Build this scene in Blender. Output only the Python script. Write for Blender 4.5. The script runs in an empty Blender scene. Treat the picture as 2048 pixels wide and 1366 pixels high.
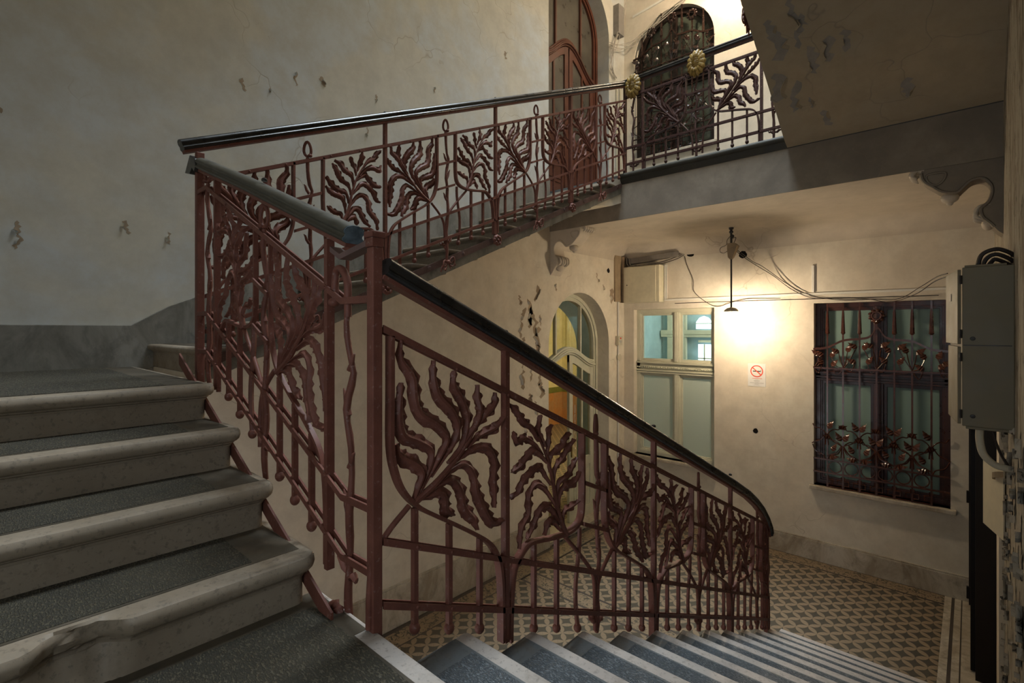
import bpy, bmesh, math, random
from mathutils import Vector, Matrix
PI = math.pi
S = bpy.context.scene
C = S.collection
# ------------------------------------------------------------------ camera, world, light, exposure
cd = bpy.data.cameras.new('camera'); cam = bpy.data.objects.new('camera', cd); C.objects.link(cam)
cd.sensor_fit = 'HORIZONTAL'; cd.sensor_width = 36.0; cd.lens = 36.0 * 1004 / 2048
cd.shift_y = -25 / 2048; cd.clip_start = 0.02; cd.clip_end = 100
cam.location = (0, 0, 0); cam.rotation_euler = (PI / 2, 0, math.radians(42.4))
S.camera = cam
S.view_settings.view_transform = 'Standard'; S.view_settings.look = 'None'
S.view_settings.gamma = 1; S.view_settings.use_curve_mapping = False
S.view_settings.exposure = 0.0
W = bpy.data.worlds.new('world'); S.world = W; W.use_nodes = True
W.node_tree.nodes['Background'].inputs[0].default_value = (0.55, 0.68, 0.8, 1)
W.node_tree.nodes['Background'].inputs[1].default_value = 0.3
WARM = (1.0, 0.80, 0.56)
COOL = (0.78, 0.90, 1.0)
def area(name, loc, rot, sx, sy, power, col):
    l = bpy.data.lights.new(name, 'AREA'); l.shape = 'RECTANGLE'; l.size = sx; l.size_y = sy
    l.energy = power; l.color = col
    o = bpy.data.objects.new(name, l); o.location = loc; o.rotation_euler = rot; C.objects.link(o); return o
def point(name, loc, power, col, r=0.1):
    l = bpy.data.lights.new(name, 'POINT'); l.energy = power; l.color = col; l.shadow_soft_size = r
    o = bpy.data.objects.new(name, l); o.location = loc; C.objects.link(o); return o
area('skylight', (-2.1, 3.5, 8.75), (0, 0, 0), 1.6, 3.2, 800, COOL)                   # daylight down the stairwell
area('landing_window_light', (-0.30, -0.62, 0.1), (PI / 2, 0, 0), 0.9, 1.0, 10.5, COOL)   # window of the half landing, behind the camera
area('entrance_light', (-2.6, -0.62, -1.98), (PI / 2, 0, 0), 2.2, 1.3, 22, (0.95, 0.95, 1.0))                  # daylight from the entrance under the landings
point('hall_light', (-5.6, 9.8, 0.3), 170, (1.0, 0.85, 0.6), 0.2)                         # room behind the arched door
point('lobby_light', (-4.75, 6.1, 0.6), 5, (1.0, 0.9, 0.75), 0.15)
point('back_room_light', (-2.2, 8.1, 0.7), 95, (0.92, 1.0, 0.97), 0.2)      # room behind the far wall
# ------------------------------------------------------------------ mesh helpers
class MB:
    def __init__(s): s.v = []; s.f = []; s.m = []
    def add(s, vs, fs, mi=0):
        b = len(s.v); s.v += [tuple(p) for p in vs]
        for f in fs: s.f.append(tuple(i + b for i in f)); s.m.append(mi)
        return s
    def box(s, x0, x1, y0, y1, z0, z1, mi=0):
        v = [(x, y, z) for x in (x0, x1) for y in (y0, y1) for z in (z0, z1)]
        return s.add(v, [(0, 1, 3, 2), (4, 6, 7, 5), (0, 4, 5, 1), (2, 3, 7, 6), (0, 2, 6, 4), (1, 5, 7, 3)], mi)
    def loft(s, rings, cap=True, mi=0, closed=True):
        n = len(rings[0]); vs = [p for r in rings for p in r]; fs = []
        for i in range(len(rings) - 1):
            for j in range(n if closed else n - 1):
                k = (j + 1) % n
                fs.append((i * n + j, i * n + k, (i + 1) * n + k, (i + 1) * n + j))
        if cap: fs += [tuple(range(n))[::-1], tuple(range((len(rings) - 1) * n, len(rings) * n))]
        return s.add(vs, fs, mi)
    def tube(s, pts, r, n=8, mi=0, closed=False):
        pts = [Vector(p) for p in pts]; N = len(pts)
        rr = r if isinstance(r, (list, tuple)) else [r] * N
        rings = []; up = None
        for i, p in enumerate(pts):
            if closed: t = (pts[(i + 1) % N] - pts[i - 1])
            else: t = pts[min(i + 1, N - 1)] - pts[max(i - 1, 0)]
            t.normalize()
            if up is None:
                up = Vector((0, 0, 1)) if abs(t.z) < 0.9 else Vector((0, 1, 0))
            a = t.cross(up)
            if a.length < 1e-4: a = t.cross(Vector((1, 0, 0)))
            a.normalize(); up = a.cross(t).normalized()
            rings.append([p + (a * math.cos(q) + up * math.sin(q)) * rr[i] for q in [2 * PI * k / n for k in range(n)]])
        if closed: rings.append(rings[0])
        return s.loft(rings, cap=not closed, mi=mi)
    def prism(s, poly, fn, d0, d1, mi=0):
        """poly of 2-D points, fn(a, b, d) -> 3-D, pushed from d0 to d1"""
        return s.loft([[fn(a, b, d0) for a, b in poly], [fn(a, b, d1) for a, b in poly]], mi=mi)
    def lathe(s, prof, o, ax=(0, 0, 1), n=16, mi=0):
        ax = Vector(ax).normalized(); u = ax.cross(Vector((0, 0, 1)) if abs(ax.z) < 0.9 else Vector((1, 0, 0))).normalized(); w = ax.cross(u)
        o = Vector(o)
        rings = [[o + ax * h + (u * math.cos(q) + w * math.sin(q)) * max(r, 1e-4) for q in [2 * PI * k / n for k in range(n)]] for r, h in prof]
        return s.loft(rings, mi=mi)
    def sphere(s, o, r, sc=(1, 1, 1), n=12, m=8, mi=0):
        o = Vector(o)
        rings = [[o + Vector((r * sc[0] * math.sin(a) * math.cos(q), r * sc[1] * math.sin(a) * math.sin(q), r * sc[2] * math.cos(a)))
                  for q in [2 * PI * k / n for k in range(n)]] for a in [0.02 + (PI - 0.04) * i / m for i in range(m + 1)]]
        return s.loft(rings, mi=mi)
    def build(s, name, mats, parent=None, smooth=0, bevel=0, origin=None, fixn=True):
        if not isinstance(mats, (list, tuple)): mats = [mats]
        if parent is not None: org = Vector(parent['_o']) if '_o' in parent else Vector((0, 0, 0))
        elif origin is not None: org = Vector(origin)
        else:
            lo = [min(p[k] for p in s.v) for k in range(3)]; hi = [max(p[k] for p in s.v) for k in range(3)]
            org = Vector(((lo[0] + hi[0]) / 2, (lo[1] + hi[1]) / 2, lo[2]))
        me = bpy.data.meshes.new(name)
        me.from_pydata([(p[0] - org.x, p[1] - org.y, p[2] - org.z) for p in s.v], [], s.f)
        for m in mats: me.materials.append(m)
        me.polygons.foreach_set('material_index', s.m)
        if fixn:
            bm = bmesh.new(); bm.from_mesh(me); bmesh.ops.recalc_face_normals(bm, faces=bm.faces); bm.to_mesh(me); bm.free()
        if smooth:
            me.polygons.foreach_set('use_smooth', [True] * len(me.polygons)); me.set_sharp_from_angle(angle=math.radians(smooth))
        o = bpy.data.objects.new(name, me); C.objects.link(o)
        o['_o'] = tuple(org)
        if parent is not None: o.parent = parent
        else: o.location = org
        if bevel:
            b = o.modifiers.new('bevel', 'BEVEL'); b.width = bevel; b.segments = 2; b.limit_method = 'ANGLE'; b.angle_limit = math.radians(40)
        return o
def thing(name, label, cat, loc, group=None):
    o = bpy.data.objects.new(name, None); C.objects.link(o); o.location = loc; o['_o'] = tuple(loc); o.empty_display_size = 0.05
    o['label'] = label; o['category'] = cat
    if group: o['group'] = group
    return o
def tag(o, label, cat, group=None):
    o['label'] = label; o['category'] = cat
    if group: o['group'] = group
    return o
def struct(o, label=None, cat=None):
    o['kind'] = 'structure'
    if label: o['label'] = label; o['category'] = cat
    return o
def catmull(P, n=6):
    P = [Vector(p) for p in P]
    if len(P) < 3: return P
    Q = [P[0] * 2 - P[1]] + P + [P[-1] * 2 - P[-2]]; out = []
    for i in range(1, len(Q) - 2):
        for k in range(n):
            t = k / n; a, b, c, d = Q[i - 1:i + 3]
            out.append(0.5 * ((2 * b) + (c - a) * t + (2 * a - 5 * b + 4 * c - d) * t * t + (3 * b - a - 3 * c + d) * t ** 3))
    out.append(P[-1]); return out
def resample(P, n):
    P = [Vector(p) for p in P]; L = [0]
    for a, b in zip(P, P[1:]): L.append(L[-1] + (b - a).length)
    out = []; j = 0
    for i in range(n):
        d = L[-1] * i / (n - 1)
        while j < len(P) - 2 and L[j + 1] < d: j += 1
        t = (d - L[j]) / max(L[j + 1] - L[j], 1e-9); out.append(P[j].lerp(P[j + 1], min(1, t)))
    return out
# ------------------------------------------------------------------ materials
class NT:
    def __init__(s, name, rough=0.8, spec=0.3, metal=0):
        s.m = bpy.data.materials.new(name); s.m.use_nodes = True; s.t = s.m.node_tree; s.b = s.t.nodes['Principled BSDF']
        s.b.inputs['Roughness'].default_value = rough; s.b.inputs['Specular IOR Level'].default_value = spec; s.b.inputs['Metallic'].default_value = metal
        s.tc = s.t.nodes.new('ShaderNodeTexCoord')
    def n(s, ty, **k):
        o = s.t.nodes.new(ty)
        for a, v in k.items(): setattr(o, a, v)
        return o
    def put(s, sock, v):
        if hasattr(v, 'is_linked') or hasattr(v, 'links'): s.t.links.new(v, sock)
        else: sock.default_value = v
    def co(s, sc=(1, 1, 1), rot=(0, 0, 0)):
        m = s.n('ShaderNodeMapping'); m.inputs['Scale'].default_value = sc; m.inputs['Rotation'].default_value = rot
        s.t.links.new(s.tc.outputs['Object'], m.inputs[0]); return m.outputs[0]
    def noise(s, scale, detail=4, rough=0.55, co=None, dist=0):
        o = s.n('ShaderNodeTexNoise'); o.inputs['Scale'].default_value = scale; o.inputs['Detail'].default_value = detail
        o.inputs['Roughness'].default_value = rough; o.inputs['Distortion'].default_value = dist
        s.t.links.new(co or s.tc.outputs['Object'], o.inputs['Vector']); return o.outputs[0]
    def vor(s, scale, co=None, feature='F1'):
        o = s.n('ShaderNodeTexVoronoi'); o.feature = feature; o.inputs['Scale'].default_value = scale
        s.t.links.new(co or s.tc.outputs['Object'], o.inputs['Vector']); return o.outputs['Distance']
    def ramp(s, f, stops):
        o = s.n('ShaderNodeValToRGB'); e = o.color_ramp.elements
        while len(e) < len(stops): e.new(0.5)
        for x, (p, c) in zip(e, stops):
            x.position = p; x.color = (c, c, c, 1) if isinstance(c, (int, float)) else (*c, 1)
        s.t.links.new(f, o.inputs[0]); return o.outputs[0]
    def mix(s, f, a, b, mode='MIX'):
        o = s.n('ShaderNodeMix', data_type='RGBA', blend_type=mode)
        s.put(o.inputs[0], f)
        for sk, v in ((o.inputs[6], a), (o.inputs[7], b)):
            if isinstance(v, tuple): sk.default_value = (*v, 1)
            else: s.t.links.new(v, sk)
        return o.outputs[2]
    def math(s, op, a, b=0.0, c=None):
        o = s.n('ShaderNodeMath', operation=op); s.put(o.inputs[0], a); s.put(o.inputs[1], b)
        if c is not None: s.put(o.inputs[2], c)
        return o.outputs[0]
    def bump(s, h, strength=0.3, dist=0.01, prev=None):
        o = s.n('ShaderNodeBump'); o.inputs['Strength'].default_value = strength; o.inputs['Distance'].default_value = dist
        s.t.links.new(h, o.inputs['Height'])
        if prev: s.t.links.new(prev, o.inputs['Normal'])
        return o.outputs[0]
    def out(s, col=None, rough=None, nrm=None):
        if col is not None:
            if isinstance(col, tuple): s.b.inputs['Base Color'].default_value = (*col, 1)
            else: s.t.links.new(col, s.b.inputs['Base Color'])
        if rough is not None: s.put(s.b.inputs['Roughness'], rough)
        if nrm is not None: s.t.links.new(nrm, s.b.inputs['Normal'])
        return s.m
def plaster(name, a, b, dirt=(0.36, 0.29, 0.2), scale=1.0, chips=0.5, stretch=1.0):
    t = NT(name, 0.75, 0.25)
    c = t.co((scale, scale, scale / stretch))
    n1 = t.noise(1.3, 5, 0.6, c, 0.4); col = t.mix(t.ramp(n1, [(0.42, 0), (0.56, 1)]), a, b)
    n2 = t.noise(5, 6, 0.7, c); col = t.mix(t.ramp(n2, [(0.34, 0.7), (0.62, 0)]), col, tuple(x * 0.80 for x in a))
    n3 = t.noise(0.8, 3, 0.5, c); n4 = t.noise(14, 5, 0.7, c, 1.0)
    chip = t.math('MULTIPLY', t.ramp(n4, [(0.70, 0), (0.72, 1)]), t.ramp(n3, [(0.5, 0), (0.6, 1)]))
    col = t.mix(t.math('MULTIPLY', chip, chips), col, dirt)
    # hairline cracks
    w = t.n('ShaderNodeVectorMath', operation='ADD'); t.t.links.new(c, w.inputs[0])
    nn = t.n('ShaderNodeTexNoise'); nn.inputs['Scale'].default_value = 3; t.t.links.new(c, nn.inputs['Vector'])
    sc = t.n('ShaderNodeVectorMath', operation='SCALE'); sc.inputs['Scale'].default_value = 0.5; t.t.links.new(nn.outputs['Color'], sc.inputs[0]); t.t.links.new(sc.outputs[0], w.inputs[1])
    vd = t.vor(1.4, w.outputs[0], 'DISTANCE_TO_EDGE')
    cr = t.math('MULTIPLY', t.ramp(vd, [(0.0, 1), (0.006, 0)]), t.ramp(n3, [(0.52, 0), (0.6, 1)]))
    col = t.mix(t.math('MULTIPLY', cr, 0.55), col, dirt)
    h = t.math('SUBTRACT', t.math('MULTIPLY', n2, 0.5), t.math('ADD', chip, cr))
    return t.out(col, None, t.bump(h, 0.35, 0.006))
M_WALL = plaster('stairwell_plaster', (0.60, 0.565, 0.48), (0.565, 0.58, 0.57))
M_WALLC = plaster('cream_plaster', (0.71, 0.63, 0.51), (0.72, 0.66, 0.55))
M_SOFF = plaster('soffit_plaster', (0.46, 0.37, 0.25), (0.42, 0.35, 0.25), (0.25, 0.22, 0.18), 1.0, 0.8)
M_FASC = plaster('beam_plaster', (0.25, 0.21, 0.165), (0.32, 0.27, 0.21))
M_CEIL = plaster('ceiling_plaster', (0.60, 0.53, 0.43), (0.56, 0.49, 0.40), (0.2, 0.15, 0.1))
def peeling():
    t = NT('peeling_paint', 0.8, 0.2); c = t.co((1, 1, 0.3))
    n = t.noise(9, 5, 0.65, c, 0.8); n2 = t.noise(26, 4, 0.7, c, 0.5)
    col = t.mix(t.ramp(n, [(0.42, 0), (0.5, 1)]), (0.24, 0.20, 0.145), (0.40, 0.36, 0.29))
    k = t.ramp(n2, [(0.60, 0), (0.63, 1)]); col = t.mix(k, col, (0.06, 0.05, 0.04))
    return t.out(col, None, t.bump(t.math('SUBTRACT', n, k), 0.7, 0.02))
M_PEEL = peeling()
def stone(name, a, b, rough=0.6, speck=0.25, bumps=0.15, sc=1.0):
    t = NT(name, rough, 0.4)
    n = t.noise(2.2 * sc, 5, 0.65); n2 = t.noise(60 * sc, 3, 0.7); n3 = t.noise(9 * sc, 5, 0.7)
    col = t.mix(t.ramp(n, [(0.35, 0), (0.65, 1)]), a, b)
    col = t.mix(t.math('MULTIPLY', t.ramp(n2, [(0.56, 0), (0.64, 1)]), speck), col, (0.06, 0.05, 0.04))
    col = t.mix(t.math('MULTIPLY', t.ramp(n3, [(0.52, 0), (0.7, 1)]), 0.45), col, (0.16, 0.12, 0.08))
    return t.out(col, t.ramp(n3, [(0.3, rough * 0.8), (0.7, min(1, rough * 1.3))]), t.bump(n2, bumps, 0.003))
M_STONE = stone('nosing_limestone', (0.24, 0.19, 0.135), (0.33, 0.27, 0.20), 0.5, 0.35)
M_STONE2 = stone('pale_nosing_stone', (0.45, 0.40, 0.36), (0.52, 0.47, 0.42), 0.5, 0.3)
M_MARG = stone('tread_margin_stone', (0.055, 0.044, 0.029), (0.09, 0.072, 0.048), 0.55, 0.3)
M_MARGB = stone('tread_margin_bluestone', (0.12, 0.135, 0.14), (0.17, 0.18, 0.18), 0.42, 0.3)
def hammered(name, a, b, rough=0.5):
    t = NT(name, rough, 0.5); c = t.co((1, 1, 1), (0, 0, 0.9)); c2 = t.co((1, 2.6, 1), (0, 0, 0.3))
    n = t.noise(3, 5, 0.6); v = t.noise(85, 2, 0.5, c2); v2 = t.noise(45, 3, 0.6, c)
    col = t.mix(t.ramp(n, [(0.35, 0), (0.65, 1)]), a, b)
    col = t.mix(t.math('MULTIPLY', t.ramp(v, [(0.5, 0), (0.6, 1)]), 0.45), col, tuple(min(1, x * 2.2) for x in b))
    h = t.math('ADD', t.ramp(v, [(0.42, 0), (0.6, 1)]), v2)
    return t.out(col, t.ramp(v, [(0.4, rough * 1.4), (0.6, rough * 0.75)]), t.bump(h, 0.8, 0.006))
M_HAM = hammered('hammered_tread', (0.036, 0.031, 0.02), (0.062, 0.053, 0.034), 0.65)
M_HAMB = hammered('hammered_blue_tread', (0.075, 0.09, 0.10), (0.12, 0.135, 0.145), 0.42)
def marble(name, a, b):
    t = NT(name, 0.45, 0.4); c = t.co((1, 1, 0.6))
    n = t.noise(2.5, 8, 0.7, c, 1.5); n2 = t.noise(9, 6, 0.7, c, 0.6)
    col = t.mix(t.ramp(n, [(0.38, 0), (0.62, 1)]), a, b)
    col = t.mix(t.math('MULTIPLY', t.ramp(n2, [(0.5, 0), (0.68, 1)]), 0.5), col, tuple(x * 0.45 for x in a))
    return t.out(col, None, t.bump(n2, 0.1, 0.003))
M_SKIRT = marble('skirting_marble', (0.36, 0.30, 0.22), (0.56, 0.51, 0.42))
M_SKIRTG = marble('grey_skirting_marble', (0.17, 0.16, 0.135), (0.30, 0.285, 0.25))
def paint(name, col, rough=0.4, spec=0.5, var=0.25, scale=20, bumps=0.15, coat=0.0):
    t = NT(name, rough, spec); n = t.noise(scale, 4, 0.6); n2 = t.noise(scale * 4, 3, 0.6)
    c = t.mix(t.ramp(n, [(0.3, 0), (0.7, 1)]), tuple(x * (1 - var) for x in col), tuple(min(1, x * (1 + var)) for x in col))
    t.b.inputs['Coat Weight'].default_value = coat
    return t.out(c, t.ramp(n, [(0.3, rough * 0.8), (0.7, min(1, rough * 1.25))]), t.bump(n2, bumps, 0.002))
def dusty_iron(name='oxide_red_iron_paint', k=1.0):
    t = NT(name, 0.55, 0.3); n = t.noise(14, 5, 0.65); n2 = t.noise(70, 3, 0.6)
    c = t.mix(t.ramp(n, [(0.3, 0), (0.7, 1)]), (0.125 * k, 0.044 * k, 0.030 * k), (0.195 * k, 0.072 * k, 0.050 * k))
    c = t.mix(t.math('MULTIPLY', t.ramp(n2, [(0.62, 0), (0.68, 1)]), 0.35), c, (0.33, 0.24, 0.21))
    return t.out(c, t.ramp(n, [(0.3, 0.46), (0.7, 0.62)]), t.bump(n2, 0.2, 0.0015))
M_IRON = dusty_iron(); M_IRON_SHADE = dusty_iron('shade_darkened_iron', 0.3)  # second copy darkened: the landing railing's silhouette shade is put into its colour
M_HAND = paint('black_lacquered_wood', (0.014, 0.013, 0.012), 0.3, 0.6, 0.5, 12, 0.04)
M_HANDU = paint('worn_olive_handrail', (0.055, 0.05, 0.036), 0.42, 0.5, 0.3, 12, 0.15)
M_CUT = paint('blue_grey_cut_wood', (0.075, 0.10, 0.115), 0.5, 0.4, 0.4, 40)
M_DARKI = paint('dark_iron', (0.03, 0.025, 0.022), 0.45, 0.5)
M_GRILL = paint('glossy_brown_iron', (0.07, 0.021, 0.012), 0.22, 0.6, 0.3, 20, 0.15)
M_GRILLD = paint('black_brown_iron', (0.025, 0.011, 0.008), 0.25, 0.5, 0.3, 20, 0.15)
M_BROWND = paint('dark_window_paint', (0.022, 0.012, 0.009), 0.35, 0.5, 0.3, 8)
M_BROWN = paint('brown_window_paint', (0.05, 0.014, 0.009), 0.3, 0.5, 0.3, 8)
M_RDOOR = paint('red_brown_door_paint', (0.10, 0.031, 0.016), 0.45, 0.4, 0.25, 6)
M_CREAM = paint('cream_gloss_paint', (0.62, 0.57, 0.42), 0.4, 0.4, 0.08, 8)
M_SAGE = paint('cream_green_paint', (0.55, 0.54, 0.42), 0.42, 0.4, 0.08, 8)
M_GOLD = paint('old_gold_paint', (0.21, 0.13, 0.025), 0.42, 0.5, 0.4, 30, 0.4)
M_BOXP = paint('cabinet_enamel', (0.20, 0.17, 0.11), 0.5, 0.4, 0.06, 5)
M_BOARD = paint('dusty_board', (0.34, 0.26, 0.17), 0.7, 0.2, 0.2, 6)
M_PIPE = paint('cream_pipe', (0.55, 0.5, 0.38), 0.5, 0.3, 0.1, 10)
M_WHITE = paint('white_plastic', (0.72, 0.70, 0.64), 0.5, 0.3, 0.05, 10)
M_GREY = paint('grey_duct', (0.22, 0.2, 0.18), 0.5, 0.4, 0.2, 8)
M_WIRE = paint('dark_wire', (0.035, 0.025, 0.02), 0.5, 0.3)
M_WIREP = paint('pale_cable', (0.42, 0.38, 0.32), 0.6, 0.3)
M_PAPER = paint('paper', (0.72, 0.71, 0.68), 0.7, 0.2, 0.03, 10, 0)
M_RED = paint('red_ink', (0.75, 0.08, 0.04), 0.6, 0.2, 0.05, 10, 0)
M_INK = paint('black_ink', (0.03, 0.03, 0.03), 0.6, 0.2, 0.05, 10, 0)
M_INKG = paint('grey_ink', (0.38, 0.37, 0.35), 0.6, 0.2, 0.05, 10, 0)
M_BLACK = paint('black_door_paint', (0.012, 0.009, 0.008), 0.5, 0.3, 0.2, 8)
M_HOLE = paint('dark_hole', (0.01, 0.009, 0.008), 0.9, 0.1)
M_EDGE = paint('green_black_edge', (0.04, 0.036, 0.026), 0.5, 0.35, 0.3, 6)
M_STRIP = paint('stringer_iron', (0.14, 0.085, 0.075), 0.6, 0.3, 0.3, 10, 0.3)
M_BLUE = plaster('blue_room_paint', (0.42, 0.56, 0.58), (0.46, 0.60, 0.62), (0.4, 0.5, 0.5), 1, 0.1)
M_YEL = plaster('yellow_room_paint', (0.72, 0.62, 0.32), (0.74, 0.65, 0.36), (0.5, 0.4, 0.2), 1, 0.1)
M_ORA = plaster('orange_dado_paint', (0.50, 0.22, 0.07), (0.42, 0.24, 0.11), (0.3, 0.14, 0.06), 2, 0.3)
M_GRN = paint('olive_band_paint', (0.16, 0.16, 0.03), 0.7)
def glass(name, col, rough, trans, spec=0.5, alpha=1):
    t = NT(name, rough, spec); t.b.inputs['Transmission Weight'].default_value = trans; t.b.inputs['IOR'].default_value = 1.02 if trans > 0.9 else 1.2
    return t.out(col)
def clear_glass():
    m = bpy.data.materials.new('clear_glass'); m.use_nodes = True; t = m.node_tree; t.nodes.clear()
    o = t.nodes.new('ShaderNodeOutputMaterial'); mx = t.nodes.new('ShaderNodeMixShader'); tr = t.nodes.new('ShaderNodeBsdfTransparent'); gl = t.nodes.new('ShaderNodeBsdfGlossy')
    fr = t.nodes.new('ShaderNodeFresnel'); fr.inputs[0].default_value = 1.45; gl.inputs['Roughness'].default_value = 0.03; tr.inputs[0].default_value = (0.88, 0.93, 0.92, 1)
    t.links.new(fr.outputs[0], mx.inputs[0]); t.links.new(tr.outputs[0], mx.inputs[1]); t.links.new(gl.outputs[0], mx.inputs[2]); t.links.new(mx.outputs[0], o.inputs[0]); return m
M_GLASS = clear_glass()
M_FROST = glass('frosted_glass', (0.66, 0.72, 0.64), 0.35, 0.4)
M_TEAL = glass('teal_frosted_glass', (0.20, 0.29, 0.26), 0.25, 0.0)
M_DIRTY = paint('dusty_door_glass', (0.085, 0.075, 0.06), 0.3, 0.5, 0.4, 4, 0)
M_DGREEN = paint('dark_green_curtain_glass', (0.05, 0.06, 0.045), 0.25, 0.6, 0.4, 5, 0)
def emis(name, col, st):
    t = NT(name); t.b.inputs['Emission Color'].default_value = (*col, 1); t.b.inputs['Emission Strength'].default_value = st
    return t.out(tuple(col))
M_BULB = emis('lit_bulb', WARM, 900)
M_BULB2 = emis('upper_lit_bulb', WARM, 1500)
M_DAY = emis('daylit_pane', (0.8, 0.92, 1.0), 2.2)
def tiles(border=False):
    t = NT('cement_tile_border' if border else 'petal_cement_tiles', 0.45, 0.4)
    a = 0.124
    c = t.co((1 / a, 1 / a, 1), (0, 0, PI / 4)); sx = t.n('ShaderNodeSeparateXYZ'); t.t.links.new(c, sx.inputs[0])
    def fr(v): return t.math('ABSOLUTE', t.math('SUBTRACT', t.math('FRACT', v), 0.5))
    x, y = fr(sx.outputs[0]), fr(sx.outputs[1])
    mn, mxx = t.math('MINIMUM', x, y), t.math('MAXIMUM', x, y)
    d = t.math('SUBTRACT', t.math('MULTIPLY', t.math('POWER', t.math('SINE', t.math('MULTIPLY', mxx, PI)), 0.8), 0.212), mn)
    n = t.noise(1.5, 4, 0.6); n2 = t.noise(160, 2, 0.6)
    light = t.mix(n, (0.25, 0.18, 0.11), (0.33, 0.245, 0.155)); dark = t.mix(n2, (0.05, 0.043, 0.03), (0.10, 0.085, 0.06))
    if border:
        k = t.noise(20, 3, 0.6, None, 2.0)
        col = t.mix(t.ramp(k, [(0.53, 0), (0.56, 1)]), light, dark)
    else:
        lens = t.ramp(d, [(0.0, 0), (0.010, 1)])
        col = t.mix(lens, dark, light)
        ring = t.ramp(d, [(0.022, 0), (0.028, 1), (0.036, 1), (0.042, 0)]); col = t.mix(t.math('MULTIPLY', ring, 0.3), col, (0.15, 0.11, 0.08))
        j = t.ramp(mxx, [(0.486, 0), (0.494, 1)]); col = t.mix(t.math('MULTIPLY', j, 0.5), col, (0.07, 0.055, 0.04))
    col = t.mix(t.math('MULTIPLY', t.noise(4, 5, 0.7), 0.3), col, (0.13, 0.11, 0.085))
    return t.out(col)
M_TILE = tiles(); M_TILEB = tiles(True)
# ------------------------------------------------------------------ key dimensions (metres, camera at the origin)
XA, XR, YB, YN = -4.04, 0.18, 7.05, -0.7          # left wall, right wall, far wall, near wall
ZF, ZQ, ZM, ZL = -2.83, -0.866, -0.245, 1.79      # hall floor, quarter landing, half landing, upper landing
ZU = 1.27                                         # underside of the upper landing
ZT = 8.9
STOREY = 4.62
def wall_open(mb, fn, a0, a1, z0, z1, ops, depth, mi=0, mr=0):
    """wall slab with openings (left, right, sill, spring, arched)"""
    def slab(pa, qa, pz, qz):
        v = [fn(a, z, d) for a in (pa, qa) for z in (pz, qz) for d in (0, depth)]
        mb.add(v, [(0, 1, 3, 2), (4, 6, 7, 5), (0, 4, 5, 1), (2, 3, 7, 6), (0, 2, 6, 4), (1, 5, 7, 3)], mi)
    cur = a0
    for (l, r, s, t, arch) in sorted(ops):
        slab(cur, l, z0, z1)
        if s > z0: slab(l, r, z0, s)
        if not arch: slab(l, r, t, z1)
        else:
            m, R = (l + r) / 2, (r - l) / 2; n = 24
            pr = [(m - R * math.cos(PI * i / n), t + R * math.sin(PI * i / n)) for i in range(n + 1)]
            for (a, za), (b, zb) in zip(pr, pr[1:]):
                v = [fn(a, za, 0), fn(b, zb, 0), fn(b, z1, 0), fn(a, z1, 0), fn(a, za, depth), fn(b, zb, depth), fn(b, z1, depth), fn(a, z1, depth)]
                mb.add(v, [(0, 1, 2, 3), (7, 6, 5, 4)], mi); mb.add(v, [(0, 4, 5, 1)], mr)
        cur = r
    slab(cur, a1, z0, z1)
fA = lambda a, z, d: (XA - d, a, z)
fB = lambda a, z, d: (a, YB + d, z)
fR = lambda a, z, d: (XR + d, a, z)
# left wall: lower storey with the arched door, upper storey with the arched door over it
w = MB(); wall_open(w, fA, 5.13 - .001, YB, ZF, 1.5, [(5.13, 6.60, ZF, -0.225, True)], 0.32)
F3 = lambda y: -0.0996 + 0.4315 * (y - 0.82)
w.prism([(YN, ZF), (5.13, ZF), (5.13, F3(5.13) - .1), (.80, ZM - .1), (YN, ZM - .1)], lambda a, b, d: (XA - d, a, b), 0, .32)
wl = struct(w.build('wall_left', M_WALLC, origin=(0, 0, 0), fixn=False))
w = MB(); wall_open(w, fA, 5.13 - .001, YB, 1.5, ZT, [(5.13, 6.60, ZL, 4.36, True)], 0.32)
w.prism([(YN, ZT), (5.13, ZT), (5.13, F3(5.13) - .1), (.80, ZM - .1), (YN, ZM - .1)], lambda a, b, d: (XA - d, a, b), 0, .32)
struct(w.build('wall_left', M_WALL, origin=(0, 0, 0), fixn=False))
w = MB(); wall_open(w, fB, XA - 0.32, XR, ZF, 1.5, [(-3.87, -2.63, -1.93, 0.30, False), (-1.42, -0.155, -1.905, 0.315, False)], 0.32)
struct(w.build('wall_far', M_WALLC, origin=(0, 0, 0), fixn=False))
w = MB(); wall_open(w, fB, XA - 0.32, XR, 1.5, ZT, [(-3.87, -2.63, 2.62, 4.12, True)], 0.32)
struct(w.build('wall_far', M_WALLC, origin=(0, 0, 0), fixn=False))
w = MB().box(XR, XR + 0.3, YN, 5.58, ZF, ZT).box(XR, XR + 0.3, 5.58, YB + 0.3, -0.45, ZT).box(XR, XR + 0.3, 6.98, YB + 0.3, ZF, -0.45)
struct(w.build('wall_right', M_PEEL, origin=(0, 0, 0)))
w = MB().box(XA - 0.3, XR + 0.3, YN - 0.3, YN, ZF, ZT); struct(w.build('wall_near', M_WALL, origin=(0, 0, 0)))
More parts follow.
